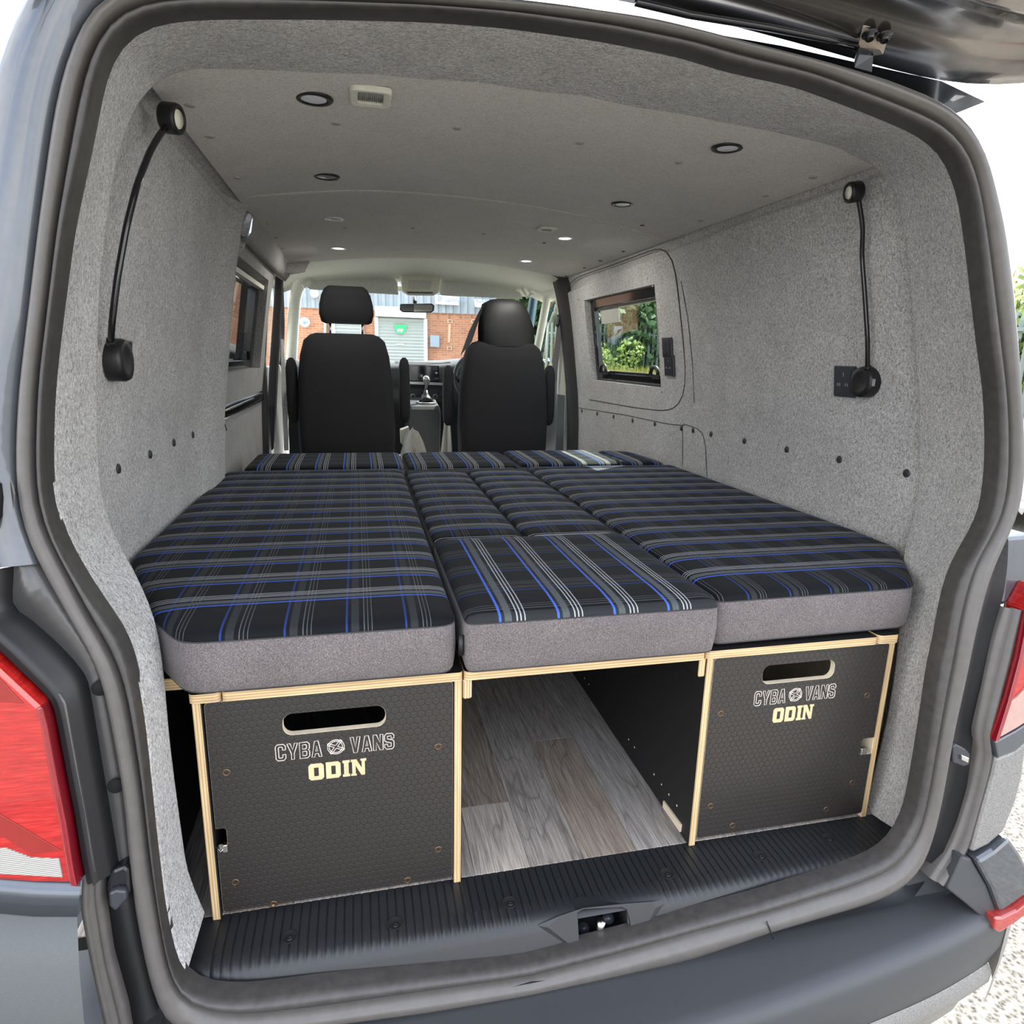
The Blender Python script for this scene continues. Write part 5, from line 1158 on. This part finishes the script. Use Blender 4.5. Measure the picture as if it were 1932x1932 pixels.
bpl('letter_plate', [(748,648),(762,648.6),(762,651),(748,650.4)], SIGNW, BY-.17, .02)
bpl('meter_box', [(812,632),(829,633),(829,655),(812,654)], plain('slate meter box', (.26, .33, .40), .5), BY-.25, .22)
for q in ((849,606,4.6),(848,657,4.6),(894,606,4.6)):
    a, b, r_2 = q; v = bpl('wall_vent', [(a-r_2, b-3.6), (a+r_2, b-3.4), (a+r_2, b+3.6), (a-r_2, b+3.4)], plain('pale vent frame', (.62, .45, .30), .8), BY-.05, .04)
    bpl('grille', [(a-r_2*.66, b-2.2), (a+r_2*.66, b-2.1), (a+r_2*.66, b+2.2), (a-r_2*.66, b+2.1)], VENTM, BY-.06, .02, v)
bpl('pale_pilaster', [(846,611),(851,611),(849,646),(845,646)], plain('pale brick patch', (.62, .40, .26), .9), BY-.03, .03)
for px in (826, 847, 868, 889): bpl('tie_bracket', [(px, 594.5), (px+1.4, 594.5), (px+1.4, 601), (px, 601)], VENTM, BY-.05, .03)
s1 = bpl('sign_board', [(821,556.5),(866.5,560),(866,576),(821.5,573.5)], SIGNW, BY-.25, .05)
bpl('sign_disc', [(822,557),(841,558.5),(839.5,564),(836,568),(829,569.5),(822,568)], plain('grey lilac disc', (.45, .47, .56), .5), BY-.26, .02, s1)
s2 = bpl('sign_board', [(895,564),(930,566),(930,581),(896,579)], SIGNW, BY-.25, .05)
def letters(txt, px, py, size, mat, par, y=BY-.27):
    c = bpy.data.curves.new('lettering', 'FONT'); c.body = txt; c.size = size; c.extrude = .004; c.materials.append(mat)
    o = bpy.data.objects.new('lettering_source', c); COL.objects.link(o); dg = bpy.context.evaluated_depsgraph_get(); me = bpy.data.meshes.new_from_object(o.evaluated_get(dg)); bpy.data.objects.remove(o)
    o = bpy.data.objects.new('lettering', me); COL.objects.link(o); p = at(px, py, y=y); o.parent = par
    o.matrix_world = Matrix.Translation(p) @ Matrix.Rotation(PI/2, 4, 'X'); return o
letters('iamond', 840, 569.5, .26, SIGNT, s1); letters('D', 826, 567, .2, SIGNT, s1); letters('Comp', 898, 570.5, .30, SIGNT, s2)
for (px, py, r_3, nm) in ((575, 608, 8.5, 'round_wall_disc'), (593.5, 553.5, 7.5, 'wall_lamp')):
    p = at(px, py, y=BY-.2); R_4 = r_3*(BY+1.08)/FPX/1.0
    MB().disc(p, (0, -1, 0), R_4, .1, 28, prof=[(1, 0), (1, .04), (.86, .07), (.82, .05), (0, .05)]).build(nm, CREAMS if nm[0] == 'r' else SIGNW, bld)
p = at(574, 608, y=BY-.27); MB().disc(p, (0, -1, 0), .055, .02, 14).build('key_mark', SIGNT, bld)
MB().box((p.x, BY-.29, p.z-.035), (p.x+.13, BY-.27, p.z+.02)).build('key_mark', SIGNT, bld)
bpl('downpipe', [(611,605),(615,605),(615,690),(611,690)], SIGNW, BY-.2, .1); bpl('downpipe', [(619,605),(622,605),(622,690),(619,690)], BARK, BY-.2, .1)

# palisade fence, grass bank, trees
def fence(name, label, p0, p1, ztop, zbot, pitch, rail=True):
    p0, p1 = Vector(p0), Vector(p1); L = (p1-p0).length; u = (p1-p0)/L; nrm = Vector((-u.y, u.x, 0)); n_ = int(L/pitch)
    t = thing(name, label, 'fence', p0)
    me = None
    for i in range(n_):
        c = p0+u*(i*pitch)
        if me is None:
            m = MB(); w_ = pitch*.62
            f_ = lambda a, z, d=0: Vector((c.x, c.y, 0))+u*a*w_+nrm*d*-.02*1+Vector((0, 0, z))
            rws2 = [[f_(-.5, z, 0), f_(-.2, z, 1), f_(.2, z, 1), f_(.5, z, 0)] for z in (zbot, ztop-.16)]+[[f_(-.5, ztop-.06, 0)+nrm*-.04, f_(-.2, ztop-.04, 1)+nrm*-.04, f_(.2, ztop-.04, 1)+nrm*-.04, f_(.5, ztop-.06, 0)+nrm*-.04], [f_(-.1, ztop, 0)+nrm*-.1, f_(-.04, ztop, 0)+nrm*-.1, f_(.04, ztop, 0)+nrm*-.1, f_(.1, ztop, 0)+nrm*-.1]]
            m.loft(rws2, smooth=False); o = m.build('pale', FENCEM, t); me = o
        else:
            o = me.copy(); COL.objects.link(o); o.parent = t; o.location = me.location+u*(i*pitch)
    for z in (ztop-.30, zbot+.4):
        MB().prism([p0+nrm*.02+Vector((0, 0, z-.03)), p1+nrm*.02+Vector((0, 0, z-.03)), p1+nrm*.02+Vector((0, 0, z+.03)), p0+nrm*.02+Vector((0, 0, z+.03))], nrm*.04).build('rail', FENCEM, t)
    return t
f1_ = fence('palisade_fence', 'grey green palisade fence seen through the right window', (4.9, 17.6, 0), (11.2, 15.6, 0), 2.0, -.63, .125)
pp_ = at(1168, 640, y=16.6); MB().box((pp_.x-.12, 16.7, -.63), (pp_.x+.12, 16.9, 1.9)).build('post', plain('blue grey fence post', (.20, .25, .30), .5), f1_)
f2_ = fence('palisade_fence', 'grey green palisade fence beyond the right edge of the van', (9.5, 3.0, 0), (9.5, 14.5, 0), 1.9, -.63, .14)
# bank with long dry grass
def bank(name, label, x0, x1, y0, y1, zt, n_, sd_, hg=.35):
    rnd = random.Random(sd_); m = MB()
    m.loft([[Vector((x0+(x1-x0)*i/12, y0+(y1-y0)*j/4, -.64+(zt+.63)*math.sin(PI*min(1, (j+.0)/3)/2)*(.8+.2*math.sin(i*1.3)))) for i in range(13)] for j in range(5)])
    for _ in range(n_):
        u, v = rnd.random(), rnd.random(); x = x0+(x1-x0)*u; y = y0+(y1-y0)*v; z = -.64+(zt+.63)*math.sin(PI*min(1, v*4/3)/2)*.9
        h_ = hg*rnd.uniform(.5, 1.2); a = rnd.uniform(0, PI); w_ = .02; dx, dy_ = math.cos(a)*w_, math.sin(a)*w_; lx = rnd.uniform(-.15, .15)
        m.add([(x-dx, y-dy_, z), (x+dx, y+dy_, z), (x+lx, y+rnd.uniform(-.1, .1), z+h_)], [(0, 1, 2)])
    o = m.build(name, GRASSM, fix=False); tag(o, label, 'grass', kind='stuff'); return o
bank('dry_grass', 'dry yellow grass bank in front of the fence beyond the right window', 4.2, 11.5, 13.2, 15.4, .62, 7000, 2)
bank('dry_grass', 'dry yellow grass verge beside the fence beyond the right edge', 8.2, 9.4, 3.0, 13.5, -.35, 2500, 4, .25)
def tree(label, c, R_, H, z0, mat, n_, sd_, name='tree', leaf=.16):
    rnd = random.Random(sd_); t = thing(name, label, 'tree' if name == 'tree' else 'bush', (c[0], c[1], -.63))
    if name == 'tree':
        m = MB(); m.tube([(c[0], c[1], -.63), (c[0]+.1, c[1], z0), (c[0], c[1]+.1, z0+H*.5)], [.16, .12, .05], 8)
        for k in range(6):
            a = k*1.05; m.tube([(c[0], c[1], z0+H*.1*k*.7), (c[0]+R_*.6*math.cos(a), c[1]+R_*.6*math.sin(a), z0+H*(.3+.08*k))], [.05, .02], 6)
        m.build('trunk', BARK, t)
    m = MB(); bl_ = [(rnd.uniform(-.65, .65)*R_, rnd.uniform(-.65, .65)*R_, rnd.uniform(.12, .85)*H, rnd.uniform(.3, .55)*R_) for _ in range(14)]
    for i in range(n_):
        bx_, by_, bz_, br_ = bl_[i % 14]
        v = Vector((rnd.gauss(0, 1), rnd.gauss(0, 1), rnd.gauss(0, 1))).normalized()*br_*rnd.uniform(.6, 1.08)
        p = Vector((c[0]+bx_, c[1]+by_, z0+bz_))+v; a = Vector((rnd.gauss(0, 1), rnd.gauss(0, 1), rnd.gauss(0, 1))).normalized()*leaf*rnd.uniform(.6, 1.2); b = a.orthogonal().normalized()*leaf*.5
        m.add([p-a*.5, p+b, p+a*.5, p-b], [(0, 1, 2, 3)])
    o = m.build('foliage', mat, t, fix=False); o['kind'] = 'stuff'; return t
tree('dark leafy tree rising behind the fence beyond the right window', (8.9, 19.2), 2.2, 4.2, 1.2, LEAF[1], 12000, 11, leaf=.22)
tree('broad deep green tree behind the fence, left of the leafy tree', (6.2, 20.5), 2.2, 3.6, .9, LEAF[0], 12000, 12, leaf=.22)
tree('pale green tree behind the fence, furthest right through the window', (12.2, 18.5), 2.2, 4.0, .8, LEAF[2], 10000, 13, leaf=.22)
tree('deep green undergrowth thicket standing behind the fence beyond the right window', (8.2, 18.6), 3.0, 3.2, -.6, LEAF[0], 12000, 18, 'bush', .24)
tree('bright green shrub growing through the fence beyond the right window', (6.3, 16.3), .9, 1.9, -.4, LEAF[2], 3500, 14, 'bush', .10)
tree('mid green shrub growing low against the fence at its right end', (9.6, 15.7), .8, 1.7, -.4, LEAF[1], 3500, 15, 'bush', .10)
tree('bright green tree behind the verge beyond the right edge of the van', (11.0, 8.2), 1.8, 2.6, .2, LEAF[2], 6000, 16)
tree('deep green tree behind the verge next to the bright green one', (11.6, 11.5), 1.9, 2.6, .2, LEAF[0], 5000, 17)
# parked car beyond the right edge
car = thing('parked_car', 'pale silver car parked beyond the right edge of the van', 'car', (7.4, 6.2, -.63))
m = MB(); cs = []
for x_, zt, zb2 in ((0, .35, .25), (.15, .55, .2), (1.2, .68, .18), (1.7, .95, .18), (2.6, .98, .18), (3.6, .78, .2), (4.2, .62, .22), (4.35, .4, .28)):
    cs.append([Vector((6.3+x_*.45, 4.1+x_*.9+w_*.45, z_-.63+.05)) for w_, z_ in ((0, zb2), (-.05, zt*.55), (.1, zt), (1.0, zt+.02), (1.9, zt), (2.0, zt*.55), (1.95, zb2))])
    cs[-1] = [Vector((5.95+x_*.42+w_*-.0+(0 if True else 0)+k_*.0, 3.9+x_*.9, z_-.58))+Vector((w_*.9, -w_*.42, 0)) for k_, (w_, z_) in enumerate(((0, zb2), (-.03, zt*.55), (.1, zt), (.8, zt+.02), (1.5, zt), (1.63, zt*.55), (1.6, zb2)))]
m.loft(cs); m.build('body', CARP, car)
for (x_, w_) in ((.8, -.02), (3.4, -.02), (.8, 1.6), (3.4, 1.6)):
    c = Vector((5.95+x_*.42, 3.9+x_*.9, -.32))+Vector((w_*.9, -w_*.42, 0)); nrm = Vector((-.9, .42, 0))*(1 if w_ < 1 else -1)
    MB().disc(c-nrm*.1, nrm, .31, .2, 28, prof=[(.95, 0), (1, .03), (1, .17), (.95, .2), (.68, .2), (.66, .17), (0, .17)]).build('tyre', TYRE, car)
    hub = MB(); hub.disc(c+nrm*.085, nrm, .06, .02, 14)
    a_ = nrm.normalized().orthogonal().normalized(); b_2 = nrm.normalized().cross(a_)
    for k in range(10): q = 2*PI*k/10; hub.tube([c+nrm*.09, c+nrm*.10+(a_*math.cos(q)+b_2*math.sin(q))*.2], .016, 5)
    hub.tube([c+nrm*.10+(a_*math.cos(2*PI*k/24)+b_2*math.sin(2*PI*k/24))*.205 for k in range(24)], .012, 5, closed=True, cap=False); hub.build('wheel', DASHG, car)
